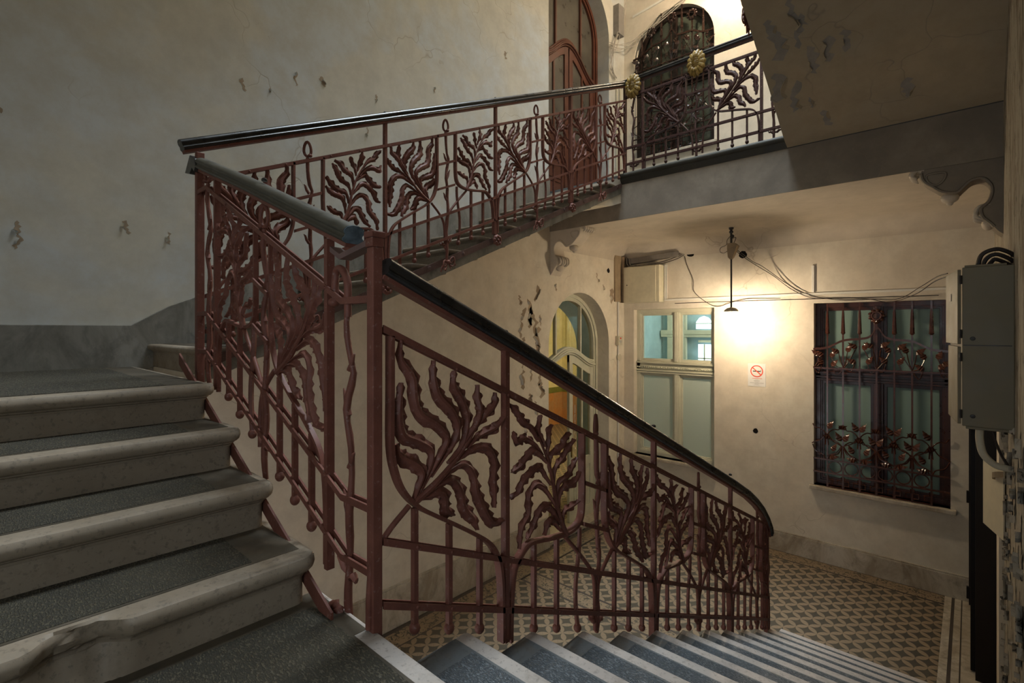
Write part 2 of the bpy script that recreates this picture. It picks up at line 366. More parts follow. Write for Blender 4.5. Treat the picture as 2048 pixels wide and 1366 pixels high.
# hall floor: field of petal tiles with border bands
w = MB()
w.box(XA + .285, -0.20, -0.7, 4.25, ZF - .1, ZF); w.box(XA + .30, -0.20, 4.50, YB - .26, ZF - .1, ZF)
w.box(-9.2, XA - 0.02, 4.0, 12.2, ZF - .1, ZF)
struct(w.build('floor', M_TILE, origin=(0, 0, 0)))
w = MB()
w.box(XA + .075, XA + .27, -0.7, YB - .03, ZF - .1, ZF); w.box(XA + .30, -0.20, 4.28, 4.47, ZF - .1, ZF); w.box(XA + .27, -0.20, YB - .23, YB - .03, ZF - .1, ZF)
struct(w.build('trim_1', M_TILEB, origin=(0, 0, 0)))
M_LINE = paint('dark_tile_line', (0.07, 0.055, 0.045), 0.5)
w = MB()
for a, b in ((.27, .285), (.02, .075)): w.box(XA + a, XA + b, -0.7, YB - .03, ZF - .1, ZF)
for a, b in ((4.25, 4.28), (4.47, 4.50)): w.box(XA + .30, -0.20, a, b, ZF - .1, ZF)
for a, b in ((YB - .26, YB - .23), (YB - .03, YB)): w.box(XA + .30, -0.20, a, b, ZF - .1, ZF)
struct(w.build('trim_2', M_LINE, origin=(0, 0, 0)))
w = MB().box(-0.20, -0.145, 4.9, YB, ZF - .1, ZF + .001).box(-0.12, -0.07, 4.9, YB, ZF - .1, ZF + .001).box(-0.06, XR, -0.7, YB, ZF - .1, ZF + .001)
struct(w.build('trim_3', M_SKIRT, origin=(0, 0, 0)))
w = MB().box(-0.145, -0.12, 4.9, YB, ZF - .1, ZF + .0005).box(-0.07, -0.06, 4.9, YB, ZF - .1, ZF + .0005)
struct(w.build('trim_4', M_LINE, origin=(0, 0, 0)))
# skirtings
w = MB().box(-3.99, XR - .16, YB - .025, YB, ZF, ZF + .235).box(-3.99, XR - .16, YB - .018, YB, ZF + .235, ZF + .255)
struct(w.build('baseboard_far', M_SKIRT, origin=(0, 0, 0), bevel=.004))
w = MB().box(XA, XA + .025, -0.7, 5.13, ZF, ZF + .38).box(XA, XA + .018, -0.7, 5.13, ZF + .38, ZF + .40).box(XA, XA + .025, 6.60, YB, ZF, ZF + .255)
struct(w.build('baseboard_left', M_SKIRT, origin=(0, 0, 0), bevel=.004))
w = MB()
F3 = lambda y: -0.0996 + 0.4315 * (y - 0.82)
poly = [(YN, ZM - .05), (0.76, ZM - .05), (5.13, F3(5.13) - .2), (5.13, F3(5.13) + .17), (4.9, F3(4.9) + .20), (0.95, F3(0.95) + .20), (0.74, ZM + .27), (YN, ZM + .27)]
w.prism(poly, lambda a, b, d: (XA + d, a, b), 0, .025)
struct(w.build('baseboard_left', M_SKIRTG, origin=(0, 0, 0), bevel=.004))
w = MB().box(XA, XA + .022, 6.60, YB, ZL, ZL + .25).box(XA, -3.9, YB - .022, YB, ZL, ZL + .25).box(-2.6, XR, YB - .022, YB, ZL, ZL + .25)
struct(w.build('baseboard_far', M_SKIRTG, origin=(0, 0, 0)))
# upper landing: slab, front beam, nosing, coves
w = MB().box(XA, XR, 5.16, YB, ZU, ZL - .03); w.box(XA - .32, XA, 5.13, 6.60, ZL - .3, ZL)
struct(w.build('ceiling', M_CEIL, origin=(0, 0, 0)))
w = MB()
cov = lambda c, a: [(0, 0), (c, 0)] + [(c - c * math.sin(PI / 2 * i / 8), -(c - c * math.cos(PI / 2 * i / 8)) ) for i in range(9)]
cp = [(0.0, 0.0), (0.30, 0.0)] + [(0.30 - 0.30 * math.sin(PI / 2 * i / 8), -0.22 * (1 - math.cos(PI / 2 * i / 8))) for i in range(1, 9)]
w.prism(cp, lambda a, b, d: (d, YB - a, ZU + b), XA, XR); w.prism(cp, lambda a, b, d: (XA + a, d, ZU + b), 5.17, YB)
struct(w.build('ceiling', M_CEIL, origin=(0, 0, 0), smooth=50))
w = MB().box(XA, XR, 5.15, 5.162, ZU - .004, ZL - .12)
struct(w.build('trim_5', M_FASC, origin=(0, 0, 0)))
w = MB().prism([(5.20, ZL), (5.125, ZL), (5.112, ZL - .012), (5.108, ZL - .03), (5.115, ZL - .05), (5.125, ZL - .058), (5.128, ZL - .075), (5.14, ZL - .09), (5.148, ZL - .12), (5.20, ZL - .12)], lambda a, b, d: (d, a, b), -2.99, XR)
struct(w.build('trim_6', M_EDGE, origin=(0, 0, 0), smooth=40))
w = MB().box(XA, XR, 5.16, YB, ZL - .03, ZL); struct(w.build('floor', M_MARGB, origin=(0, 0, 0)))
w = MB().box(XA - .3, XR + .3, 5.16, YB + .3, ZL + 4.05, ZL + 4.4).box(XA - .3, XR + .3, YN - .3, YB + .3, ZT, ZT + .1)
struct(w.build('ceiling', M_CEIL, origin=(0, 0, 0)))
# ------------------------------------------------------------------ wrought-iron railings
UP = [[(0.457, 0.866), (0.46, 0.814), (0.42, 0.773), (0.414, 0.707), (0.391, 0.667), (0.327, 0.655), (0.282, 0.624), (0.307, 0.562), (0.368, 0.462), (0.404, 0.402)], [(0.466, 0.74), (0.469, 0.694), (0.466, 0.624), (0.445, 0.584), (0.394, 0.58), (0.341, 0.57), (0.341, 0.532), (0.375, 0.466), (0.41, 0.398)], [(0.472, 0.551), (0.457, 0.519), (0.41, 0.508), (0.385, 0.485), (0.397, 0.445), (0.414, 0.4)], [(0.334, 0.858), (0.338, 0.803), (0.321, 0.749), (0.264, 0.718), (0.234, 0.671), (0.249, 0.616), (0.278, 0.575), (0.348, 0.482)], [(0.256, 0.855), (0.253, 0.806), (0.211, 0.775), (0.181, 0.727), (0.188, 0.673), (0.219, 0.607), (0.278, 0.542)], [(0.132, 0.851), (0.132, 0.807), (0.128, 0.767), (0.157, 0.705), (0.204, 0.634)], [(0.057, 0.851), (0.065, 0.805), (0.108, 0.756), (0.149, 0.696), (0.196, 0.631)], [(0.012, 0.776), (0.048, 0.726), (0.099, 0.69), (0.145, 0.662), (0.196, 0.613)], [(0.048, 0.435), (0.048, 0.487), (0.057, 0.54), (0.057, 0.595), (0.091, 0.635), (0.149, 0.626), (0.204, 0.588), (0.264, 0.54)], [(0.017, 0.397), (0.074, 0.379), (0.116, 0.415), (0.149, 0.473), (0.157, 0.53), (0.196, 0.556), (0.249, 0.527), (0.314, 0.473)], [(0.145, 0.345), (0.157, 0.373), (0.196, 0.407), (0.211, 0.461), (0.256, 0.491), (0.321, 0.461), (0.368, 0.419)], [(0.242, 0.376), (0.282, 0.386), (0.293, 0.423), (0.314, 0.441), (0.361, 0.418), (0.407, 0.394)]]
UPS = [(0.132, 0.748), (0.173, 0.666), (0.227, 0.588), (0.321, 0.477), (0.417, 0.387)]
DN = [[(-0.03, 0.836), (-0.062, 0.822), (-0.092, 0.792), (-0.145, 0.783), (-0.192, 0.741)], [(-0.034, 0.736), (-0.059, 0.705), (-0.114, 0.732), (-0.168, 0.729), (-0.216, 0.696)], [(-0.041, 0.587), (-0.092, 0.615), (-0.129, 0.659), (-0.16, 0.697), (-0.2, 0.692), (-0.249, 0.668)], [(-0.034, 0.487), (-0.07, 0.513), (-0.092, 0.561), (-0.145, 0.613), (-0.2, 0.641), (-0.241, 0.614), (-0.275, 0.585)], [(-0.066, 0.303), (-0.084, 0.379), (-0.137, 0.446), (-0.145, 0.513), (-0.184, 0.566), (-0.233, 0.566), (-0.275, 0.532), (-0.305, 0.501)], [(-0.129, 0.343), (-0.168, 0.391), (-0.192, 0.44), (-0.216, 0.48), (-0.258, 0.493), (-0.301, 0.463), (-0.336, 0.431)], [(-0.233, 0.374), (-0.237, 0.411), (-0.262, 0.441), (-0.301, 0.436), (-0.345, 0.405)], [(-0.196, 0.849), (-0.2, 0.81), (-0.208, 0.781), (-0.233, 0.731)], [(-0.292, 0.837), (-0.262, 0.791), (-0.249, 0.751), (-0.245, 0.703)], [(-0.404, 0.834), (-0.363, 0.804), (-0.336, 0.759), (-0.283, 0.713), (-0.266, 0.672), (-0.266, 0.635)], [(-0.432, 0.817), (-0.399, 0.77), (-0.363, 0.711), (-0.309, 0.666), (-0.288, 0.624), (-0.288, 0.587)], [(-0.471, 0.744), (-0.428, 0.694), (-0.381, 0.645), (-0.327, 0.612), (-0.309, 0.571), (-0.305, 0.538)], [(-0.471, 0.687), (-0.428, 0.633), (-0.363, 0.592), (-0.336, 0.549), (-0.327, 0.51), (-0.327, 0.478)], [(-0.471, 0.558), (-0.418, 0.515), (-0.363, 0.489), (-0.349, 0.455), (-0.354, 0.423)]]
DNS = [(-0.184, 0.759), (-0.216, 0.722), (-0.249, 0.673), (-0.283, 0.587), (-0.309, 0.491), (-0.372, 0.393)]
BU = [(0.499, 0.866), (0.499, 0.714), (0.499, 0.539), (0.481, 0.458), (0.451, 0.41), (0.400, 0.378), (0.327, 0.361), (0.249, 0.346), (0.157, 0.326), (0.10, 0.309), (0.064, 0.285), (0.038, 0.241), (0.026, 0.175), (0.0215, 0.084), (0.021, -0.05)]
BD = [(-0.495, 0.86), (-0.495, 0.721), (-0.495, 0.574), (-0.476, 0.475), (-0.399, 0.413), (-0.292, 0.374), (-0.192, 0.348), (-0.13, 0.327), (-0.076, 0.272), (-0.042, 0.209), (-0.026, 0.085), (-0.0215, -0.05)]
TU = [(0.43, 0.375), (0.505, 0.285), (0.555, 0.20), (0.568, 0.10), (0.570, -0.002)]
TD = [(-0.37, 0.385), (-0.475, 0.325), (-0.572, 0.255), (-0.597, 0.185), (-0.603, -0.011)]
LOOP = [(0, 0.88), (0.0, 0.793), (-.017, 0.699), (-.03, 0.663), (0.0, 0.548), (-.017, 0.452), (-.017, 0.383), (-.022, 0.305), (-.010, 0.12), (-.010, -0.03)]
class Rail:
    def __init__(s, root, org, d, slope, nrm, ks=1.0):
        s.root, s.o, s.d, s.sl, s.nr, s.ks = root, Vector(org), Vector(d), slope, Vector(nrm), ks; s.seed = 1
    def P(s, a, h, o=0):      # a: metres along, h: height above the step line, o: out of the rail's plane
        return s.o + s.d * a + Vector((0, 0, s.sl * a + h)) + s.nr * o
    def Q(s, q, o=0):         # q: metric 2-D point (along, rise)
        return s.o + s.d * q[0] + Vector((0, 0, q[1])) + s.nr * o
    def m2(s, a, h): return Vector((a, s.sl * a + h))
    def bar(s, name, a, h0, h1, w=.016, dp=.018, mat=None, parent=None, extra=None):
        mb = MB(); mb.loft([[s.P(a + x * w / 2, h0 + s.sl * 0, o * dp / 2) - Vector((0, 0, s.sl * x * w / 2)) for x, o in ((-1, -1), (1, -1), (1, 1), (-1, 1))],
                            [s.P(a + x * w / 2, h1, o * dp / 2) - Vector((0, 0, s.sl * x * w / 2)) for x, o in ((-1, -1), (1, -1), (1, 1), (-1, 1))]])
        if extra: extra(mb)
        return mb.build(name, mat or M_IRON, parent or s.root, smooth=35)
    def baluster(s, a, h1, h0=.012, wavy=0):
        def kn(mb): mb.sphere(s.P(a, h0 - .012), .0175, (1, 1, 1.15), 12, 8)
        if wavy:
            mb = MB(); pts = [s.P(a + .016 * math.sin(u * PI * 1.6) * wavy, h0 + (h1 - h0) * u) for u in [i / 12 for i in range(13)]]
            mb.tube(pts, .0105, 6); kn(mb); return mb.build('baluster', M_IRON, s.root, smooth=50)
        return s.bar('baluster', a, h0, h1, extra=kn)
    def rail(s, name, pts, hgt=.021):
        """pair of flat bars through points (a, h) with rivets"""
        mb = MB()
        for o in (-.0125, .0125):
            rings = []
            for a, h in pts:
                rings.append([s.P(a, h + y * hgt / 2, o + x * .0035) for x, y in ((-1, -1), (1, -1), (1, 1), (-1, 1))])
            mb.loft(rings)
        return mb.build(name, M_IRON, s.root, smooth=35)
    def rivets(s, al, h):
        mb = MB()
        for a in al:
            mb.lathe([(.006, 0), (.0055, .002), (.003, .004), (0, .0045)], s.P(a, h, .016), s.nr, 8)
        if al: mb.build('rivet', M_IRON, s.root, smooth=60)
    def band(s, c, pts, sg=1, w=.0125, dp=.032, name='scroll_band'):
        q = catmull([s.m2(c + sg * a * s.ks, h) for a, h in pts], 5)
        L, Rr = [], []
        for i in range(len(q)):
            t = (q[min(i + 1, len(q) - 1)] - q[max(i - 1, 0)]).normalized(); n = Vector((-t.y, t.x))
            L.append(q[i] + n * w / 2); Rr.append(q[i] - n * w / 2)
        mb = MB(); mb.loft([[s.Q(a, -dp / 2), s.Q(b, -dp / 2), s.Q(b, dp / 2), s.Q(a, dp / 2)] for a, b in zip(L, Rr)])
        return mb.build(name, M_IRON, s.root, smooth=40)
    def branch(s, pts, r0, r1, name='branch_stem', wob=0, thorns=(), extra=None):
        q = resample(catmull([s.m2(a, h) for a, h in pts], 6), 26); n = len(q); rnd = random.Random(s.seed); s.seed += 1
        mb = MB(); rr = [r0 + (r1 - r0) * i / (n - 1) + wob * rnd.uniform(-1, 1) * .002 for i in range(n)]
        mb.tube([s.Q(p, (.004 * math.sin(i * .9) if wob else 0)) for i, p in enumerate(q)], rr, 7)
        if extra: extra(mb)
        return mb.build(name, M_IRON, s.root, smooth=60)
    def loop(s, c, sg=1, low=-.02, top=.88, kind=0):
        pts = [(c + sg * a, h if h > 0 else low) for a, h in LOOP]; pts[0] = (c, top)
        def ex(mb):
            # eye of the looped stem, standing above the top rail
            if kind == 0:
                ring = [s.P(c + .019 * math.cos(q) * (1 - .25 * math.sin(q)), top + .052 + .043 * math.sin(q) - s.sl * .019 * math.cos(q), .007 * math.cos(q)) for q in [-PI / 2 + 2 * PI * i / 16 for i in range(16)]]
                mb.tube(ring, [.0085] * 16, 7, closed=True); mb.sphere(s.P(c + .012, top + .008, .008), .014, (1, 1, .8), 8, 6)
            else:
                hook = [s.P(c - .002, top - .02)] + [s.P(c + .036 - .038 * math.cos(q), top + .085 + .045 * math.sin(q) - s.sl * .036) for q in [PI * i / 8 for i in range(9)]] + [s.P(c + .078, top + .04), s.P(c + .072, top + .005), s.P(c + .085, top - .012)]
                mb.tube(catmull(hook, 3), .0125, 8); mb.sphere(s.P(c + .085, top - .012), .02, (1, 1, .8), 8, 6)
            for hh, sd in ((.70, -1), (.56, 1), (.40, -1), (.245, 1)):     # thorns
                a0 = c + sg * (-.01)
                mb.tube([s.P(a0, hh - .04), s.P(a0 + sd * .016, hh - .012), s.P(a0 + sd * .024, hh + .014), s.P(a0 + sd * .033, hh + .026)], [.009, .0085, .006, .002], 6)
            for sd in (-1, 1):                                             # curled leaf pair at the foot
                mb.tube([s.P(c - sg * .01, .03), s.P(c + sd * .02, .028), s.P(c + sd * .036, .045), s.P(c + sd * .05, .04), s.P(c + sd * .06, .058)], [.006, .011, .013, .008, .002], 6)
        s.branch(pts, .0105, .012, 'looped_stem', 1, extra=ex)
    def leaf(s, mb, q, wmax, rnd, ph):
        """one wavy channelled frond: q metric polyline from tip to root"""
        n = 34; q = resample(catmull(q, 6), n)
        L = sum((b - a).length for a, b in zip(q, q[1:])); k = max(2.5, L / .045); rings = []
        for i in range(n):
            u = i / (n - 1); t = (q[min(i + 1, n - 1)] - q[max(i - 1, 0)]).normalized(); nn = Vector((-t.y, t.x))
            w = wmax * (min(1, .38 + u * 3.2) if u < .3 else 1 - .78 * max(0, (u - .45) / .55) ** 1.1)
            fl = max(0, min(1, (1 - u) * 2.2)) 
            sl = ((u * k + ph) % 1.0); sr = ((u * k + ph + .5) % 1.0)
            wl = w * (1 + fl * (.34 * (1 - sl) ** 1.5 * (1 if sl > .08 else sl / .08) - .10)); wr = w * (1 + fl * (.34 * (1 - sr) ** 1.5 * (1 if sr > .08 else sr / .08) - .10))
            c0 = .010 * math.sin(u * 5 + ph * 6) * fl
            el = c0 - .003 + .006 * math.sin(2 * PI * sl) * fl; er = c0 - .003 + .006 * math.sin(2 * PI * sr) * fl
            p = q[i]
            rings.append([s.Q(p + nn * wl, el), s.Q(p + nn * wl * .55, c0 - .0015), s.Q(p + nn * w * .2, c0 + .0085 + .002 * (1 - fl)), s.Q(p - nn * w * .2, c0 + .0085 + .002 * (1 - fl)), s.Q(p - nn * wr * .55, c0 - .0015), s.Q(p - nn * wr, er),
                          s.Q(p - nn * wr * .5, c0 - .006), s.Q(p, c0 - .004), s.Q(p + nn * wl * .5, c0 - .006)])
        mb.loft(rings)
    def palm(s, c, kind, sg=1, ks=None, wm=1.0):
        ks = ks or s.ks; rnd = random.Random(s.seed); s.seed += 1; mb = MB()
        src, st, w0 = (UP, UPS, .0245) if kind == 'U' else (DN, DNS, .022)
        for i, fr in enumerate(src):
            s.leaf(mb, [s.m2(c + sg * a * ks, h) for a, h in fr], w0 * wm * (1 if len(fr) > 5 else .85), rnd, i * .37 + s.seed)
        q = resample(catmull([s.m2(c + sg * a * ks, h) for a, h in st], 5), 14)
        mb.tube([s.Q(p, .006) for p in q], [.004 + .009 * i / 13 for i in range(14)], 7)
        mb.build('leaf_spray', M_IRON, s.root, smooth=40)
    def stud(s, a, h):
        MB().lathe([(.011, 0), (.012, .006), (.009, .012), (.003, .014), (0, .0145)], s.P(a, h), (0, 0, 1), 10).build('handrail_stud', M_HAND, s.root, smooth=40)
    def flower(s, a, h, o, r=.05, mat=None, oval=1.0, name='rosette', petals=8):
        mb = MB()
        def pt(x, y, z): return s.P(a + x, h, o + z) - Vector((0, 0, s.sl * x)) + Vector((0, 0, y * oval))
        for k in range(petals):
            q = 2 * PI * k / petals; ca_, sa_ = math.cos(q), math.sin(q)
            rings = []
            for u in [i / 6 for i in range(7)]:
                rad = r * (.30 + .70 * u); w = r * math.sin(PI * (.16 + u * (.66 if u < .9 else .76))) * 2.4 / petals * 1.55; z = .012 * math.sin(PI * u) * r / .05 + .003 * (k % 2)
                rings.append([pt(rad * ca_ - w * sa_, rad * sa_ + w * ca_, z * .4), pt(rad * ca_ - w * .4 * sa_, rad * sa_ + w * .4 * ca_, z + .008), pt(rad * ca_ + w * .4 * sa_, rad * sa_ - w * .4 * ca_, z + .008), pt(rad * ca_ + w * sa_, rad * sa_ - w * ca_, z * .4), pt(rad * ca_, rad * sa_, -.006)])
            mb.loft(rings)
        rings = []
        for u in range(7):
            al = PI / 2 * u / 6; rings.append([pt(r * .36 * math.cos(al) * math.cos(b), r * .36 * math.cos(al) * math.sin(b), .006 + r * .36 * math.sin(al)) for b in [2 * PI * j / 12 for j in range(12)]])
        mb.loft(rings)
        return mb.build(name, mat or M_IRON, s.root, smooth=40)
    def bow(s, a, h, o):
        mb = MB(); rnd = random.Random(int(a * 100) + 7)
        mb.sphere(s.P(a, h, o + .012), .016, n=10, m=6)
        for sd in (-1, 1):
            lp = [s.P(a + sd * (.01 + .05 * math.sin(PI * u) * .9), h + .03 * math.sin(2 * PI * u) - .02 * u, o + .006 + .012 * math.sin(PI * u)) for u in [i / 10 for i in range(11)]]
            mb.tube(lp, .006, 6)
            lp = [s.P(a + sd * (.01 + .062 * math.sin(PI * u * .5)), h - .045 * u - .012 * math.sin(u * 9), o + .008) for u in [i / 8 for i in range(9)]]
            mb.tube(lp, [.006] * 7 + [.004, .002], 6)
            lp = [s.P(a + sd * (.006 + .02 * u), h - .062 * u, o + .008) for u in [i / 5 for i in range(6)]]
            mb.tube(lp, [.006] * 5 + [.002], 6)
        mb.build('bow_ornament', M_STRIP if False else M_IRON, s.root, smooth=50)
HR = [(-.020, 0), (-.031, .006), (-.033, .014), (-.027, .020), (-.026, .026), (-.031, .032), (-.032, .040), (-.024, .051), (-.010, .056), (.010, .056), (.024, .051), (.032, .040), (.031, .032), (.026, .026), (.027, .020), (.033, .014), (.031, .006), (.020, 0)]
def handrail(root, pts, mat, wd=1.0, cut=None, bar=True):
    P = [Vector(p) for p in pts]; mb = MB(); m2 = MB(); rings = []; r2 = []
    for i, p in enumerate(P):
        t = P[min(i + 1, len(P) - 1)] - P[max(i - 1, 0)]; h = Vector((t.x, t.y, 0)).normalized(); sd = Vector((h.y, -h.x, 0))
        t.normalize(); up = sd.cross(t).normalized()
        if up.z < 0: up = -up
        rings.append([p + sd * a * wd + up * b for a, b in HR])
        r2.append([p + sd * a + up * b for a, b in ((-.02, -.013), (.02, -.013), (.02, .001), (-.02, .001))])
    mb.loft(rings); o = mb.build('handrail', mat, root, smooth=50)
    if bar: m2.loft(r2); m2.build('handrail_bar', M_IRON, root, smooth=30)
    return o
def centre_post(R, c, top=1.03, low=-.05, ornament=None, stud=1.088):
    R.bar('post', c, low, top, .021, .026)
    if stud: R.stud(c, stud)
    if ornament: R.flower(c, -.108, ornament, .047)
def bals_up(R, c, sg=1):
    for a, h in ((.41, .372), (.271, .345), (.132, .315)): R.baluster(c + sg * a * R.ks, h)
def bals_dn(R, c, sg=1):
    for a, h, wv in ((-.164, .335, 0), (-.311, .375, 0), (-.462, .44, 1)): R.baluster(c + sg * a * R.ks, h, wavy=wv)
HT, HM, HB = .862, .255, .070
# ------------------------------------------------------------------ staircases
NOSE = [(0, -.070), (.004, -.070), (.006, -.062), (.015, -.057), (.016, -.052), (.025, -.050), (.033, -.042), (.037, -.028), (.035, -.014), (.028, -.004), (.016, 0), (-.03, 0)]
def outline(x0, x1, y0, y1, o, sides, rad=.03, dens=0):
    """footprint pushed out by o on the nosed sides; corners between two nosed sides are rounded"""
    X0, X1 = x0 - (o if 'x-' in sides else 0), x1 + (o if 'x+' in sides else 0)
    Y0, Y1 = y0 - (o if 'y-' in sides else 0), y1 + (o if 'y+' in sides else 0)
    cs = [(X1, Y0, 'y-', 'x+', -1, 1), (X1, Y1, 'x+', 'y+', -1, -1), (X0, Y1, 'y+', 'x-', 1, -1), (X0, Y0, 'x-', 'y-', 1, 1)]
    a0s = [-PI / 2, 0, PI / 2, PI]; P = []
    for (cx, cy, s1, s2, dx, dy), a0 in zip(cs, a0s):
        r = rad + o if (s1 in sides and s2 in sides) else .0015
        for i in range(7):
            a = a0 + PI / 2 * i / 6; P.append((cx + dx * r + r * math.cos(a), cy + dy * r + r * math.sin(a)))
    if dens:
        Q = []
        for i, p in enumerate(P):
            q = P[(i + 1) % len(P)]; d = math.dist(p, q); k = max(1, int(d / dens))
            for j in range(k): Q.append((p[0] + (q[0] - p[0]) * j / k, p[1] + (q[1] - p[1]) * j / k))
        P = Q
    return P
def step(parent, x0, x1, y0, y1, z0, z1, sides, mats, front, strip=.055, marg=(.1, .0), chip=None, slope=0, ns=1.0):
    """one stone step; front = nosed side the flight climbs from"""
    dens = .02 if chip else 0
    mb = MB(); prof = [(0, z0 - z1)] + [(a * (1 if ns == 1 else .9), b * ns) for a, b in NOSE]; rings = []
    base = outline(x0, x1, y0, y1, 0, sides, dens=0)
    for o, z in prof:
        P = outline(x0, x1, y0, y1, o, sides)
        if dens:
            Q = []
            for i, p in enumerate(P):
                q = P[(i + 1) % len(P)]; d = math.dist(base[i], base[(i + 1) % len(P)]); k = max(1, int(d / dens))
                for j in range(k): Q.append((p[0] + (q[0] - p[0]) * j / k, p[1] + (q[1] - p[1]) * j / k))
            P = Q
        if z < -.08 and slope:
            r0 = []
            for a, b in P:
                e_ = (x1 - a) if front == 'x+' else (y1 - b) if front == 'y+' else (b - y0)
                r0.append((a, b, min(z1 - .076 * ns, z1 + z + slope * max(0, e_))))
            rings.append(r0)
        else: rings.append([(a, b, z1 + z) for a, b in P])
    if chip:
        c0, c1, dp = chip; rnd = random.Random(4)
        for r in rings:
            for i, (a, b, z) in enumerate(r):
                if c0 < b < c1 and a > x1 - .004 and z > z1 - .075:
                    u = (b - c0) / (c1 - c0); e = min(1, 4 * u, 4 * (1 - u)) ; t = (z - (z1 - .075)) / .075
                    r[i] = (a - dp * e * (0.35 + 0.65 * math.sin(PI * min(1, t * .6 + .2))) * rnd.uniform(.8, 1.1), b, z - (0.012 * e if t > .95 else 0))
    mb.loft(rings)
    o = mb.build('step', mats[0], parent, smooth=35)
    m = MB(); e = .0012; s = strip - .03
    X0, X1, Y0, Y1 = x0, x1, y0, y1
    if front == 'x+': X1 -= s
    if front == 'y+': Y1 -= s
    if front == 'y-': Y0 += s
    m.box(X0 + .002, X1, Y0 + .002, Y1 - .002, z1 - .002, z1 + e); m.build('tread_margin', mats[1], o)
    a, b = marg
    if front == 'x+': q = (X0 + .0, X1 - .012, Y0 + b + .01, Y1 - a)
    elif front == 'y+': q = (X0 + a, X1 - b - .01, Y0, Y1 - .012)
    else: q = (X0 + b + .01, X1 - a, Y0 + .012, Y1)
    MB().box(*q, z1 - .001, z1 + 2 * e).build('tread_panel', mats[2], o)
    return o
# flight with the camera's foot: thirteen risers down to the hall floor
ML = (M_STONE2, M_MARGB, M_HAMB)
t = thing('staircase', 'blue-grey stone flight with pale nosings descending to the tiled hall floor', 'stairs', (-.55, 5.0, ZF))
R1, T1 = .151, .345
for k in range(1, 13):
    y, z = .808 + T1 * k - .0, ZQ - R1 * k
    step(t, -1.25, XR, y - T1 - .04, y - .035, z - R1 + (.0 if k < 12 else .0), z, ('y+',), ML, 'y+', marg=(.095, .02), slope=R1 / T1 if k < 12 else 0)
m = MB(); sl = R1 / T1
m.prism([(.77, ZQ - .24), (4.9, ZQ - .24 - sl * 4.13), (4.9, ZF), (4.45, ZF), (.77, ZQ - .55)], lambda a, b, d: (d, a, b), -1.20, XR)
m.build('soffit', M_WALLC, t)
# middle flight and quarter landing
MM = (M_STONE, M_MARG, M_HAM)
t = thing('staircase', 'dark worn stone flight in the left foreground with thick rounded nosings, lowest one chipped', 'stairs', (-2.0, .0, ZQ - .3))
o = step(t, -1.60, XR, YN, .808 - .035, ZQ - .16, ZQ, ('y+',), (M_STONE2, M_MARG, M_HAM), 'y+', marg=(.09, .02))
MB().box(-1.60, -1.285, .70, .786, ZQ - .001, ZQ + .0016).build('tread_margin', M_MARG, o)
R2 = (ZM - ZQ) / 4
for k in range(4):
    xn = -1.52 - .32 * k; z = ZQ + R2 * (k + 1)
    step(t, xn - .42 if k < 3 else XA, xn - .037, YN, .735, z - R2 - .02, z, ('x+', 'y+'), MM, 'x+', strip=.075, marg=(.14, .02), chip=(.09, .28, .06) if k == 0 else None, slope=.484 if k < 3 else 0)
m = MB(); m.prism([(-1.3, ZQ - .14), (-1.5, ZQ - .1), (-2.55, ZM - .2), (XA, ZM - .15), (XA, ZM - .32), (-2.7, ZM - .34), (-1.5, ZQ - .32), (XR, ZQ - .32), (XR, ZQ - .14)], lambda a, b, d: (a, d, b), YN, .72)
m.build('soffit', M_WALLC, t)
m = MB(); zz = lambda x: -.775 + .465 * (-1.44 - x)
m.prism([(-1.40, zz(-1.40) - .05), (-2.95, zz(-2.95) - .05), (-2.95, zz(-2.95) - .105), (-1.40, zz(-1.40) - .105)], lambda a, b, d: (a, d, b), .737, .745)
m.build('stringer_band', M_IRON, t)
# third flight, up along the left wall
t = thing('staircase', 'grey stone flight rising along the left wall to the upper landing', 'stairs', (-3.5, 3.0, ZM - .2))
T3, R3 = .337, (ZL - ZM) / 14
for k in range(14):
    y = .82 + T3 * k; z = ZM + R3 * (k + 1)
    if k == 13: break
    step(t, XA + (.03 if k == 0 else 0), -2.985 - .037, y + .035, y + T3 + .04, z - R3, z, ('y-', 'x+'), (M_STONE, M_MARG, M_MARG), 'y-', strip=.07, marg=(.1, .02), slope=R3 / T3, ns=.72)
m = MB(); s3 = R3 / T3
m.prism([(.86, ZM + .0 - .005), (5.18, ZM + s3 * 4.32), (5.18, ZU + .2), (4.95, F3(4.95) - .19 - .10), (4.6, F3(4.6) - .20), (.86, F3(.86) - .20)], lambda a, b, d: (d, a, b), XA + .001, -2.992)
m.build('soffit', M_WALLC, t)
m = MB(); m.prism([(.83, F3(.83) - .08), (5.14, F3(5.14) - .08), (5.14, F3(5.14) - .132), (.83, F3(.83) - .132)], lambda a, b, d: (d, a, b), -2.992, -2.974)
m.build('stringer_band', M_STRIP, t)
m = MB()
for k in range(13):
    m.sphere((-2.974, 1.0 + k * .337, F3(1.0 + k * .337) - .106), .016, (.5, 1, 1), 8, 6)
m.build('rivet', M_STRIP, t)
m = MB(); m.prism([(.83, F3(.83) - .132), (5.14, F3(5.14) - .132), (5.14, F3(5.14) - .20), (.83, F3(.83) - .20)], lambda a, b, d: (d, a, b), -3.02, -2.984)
m.build('stringer_edge', M_SKIRTG, t)
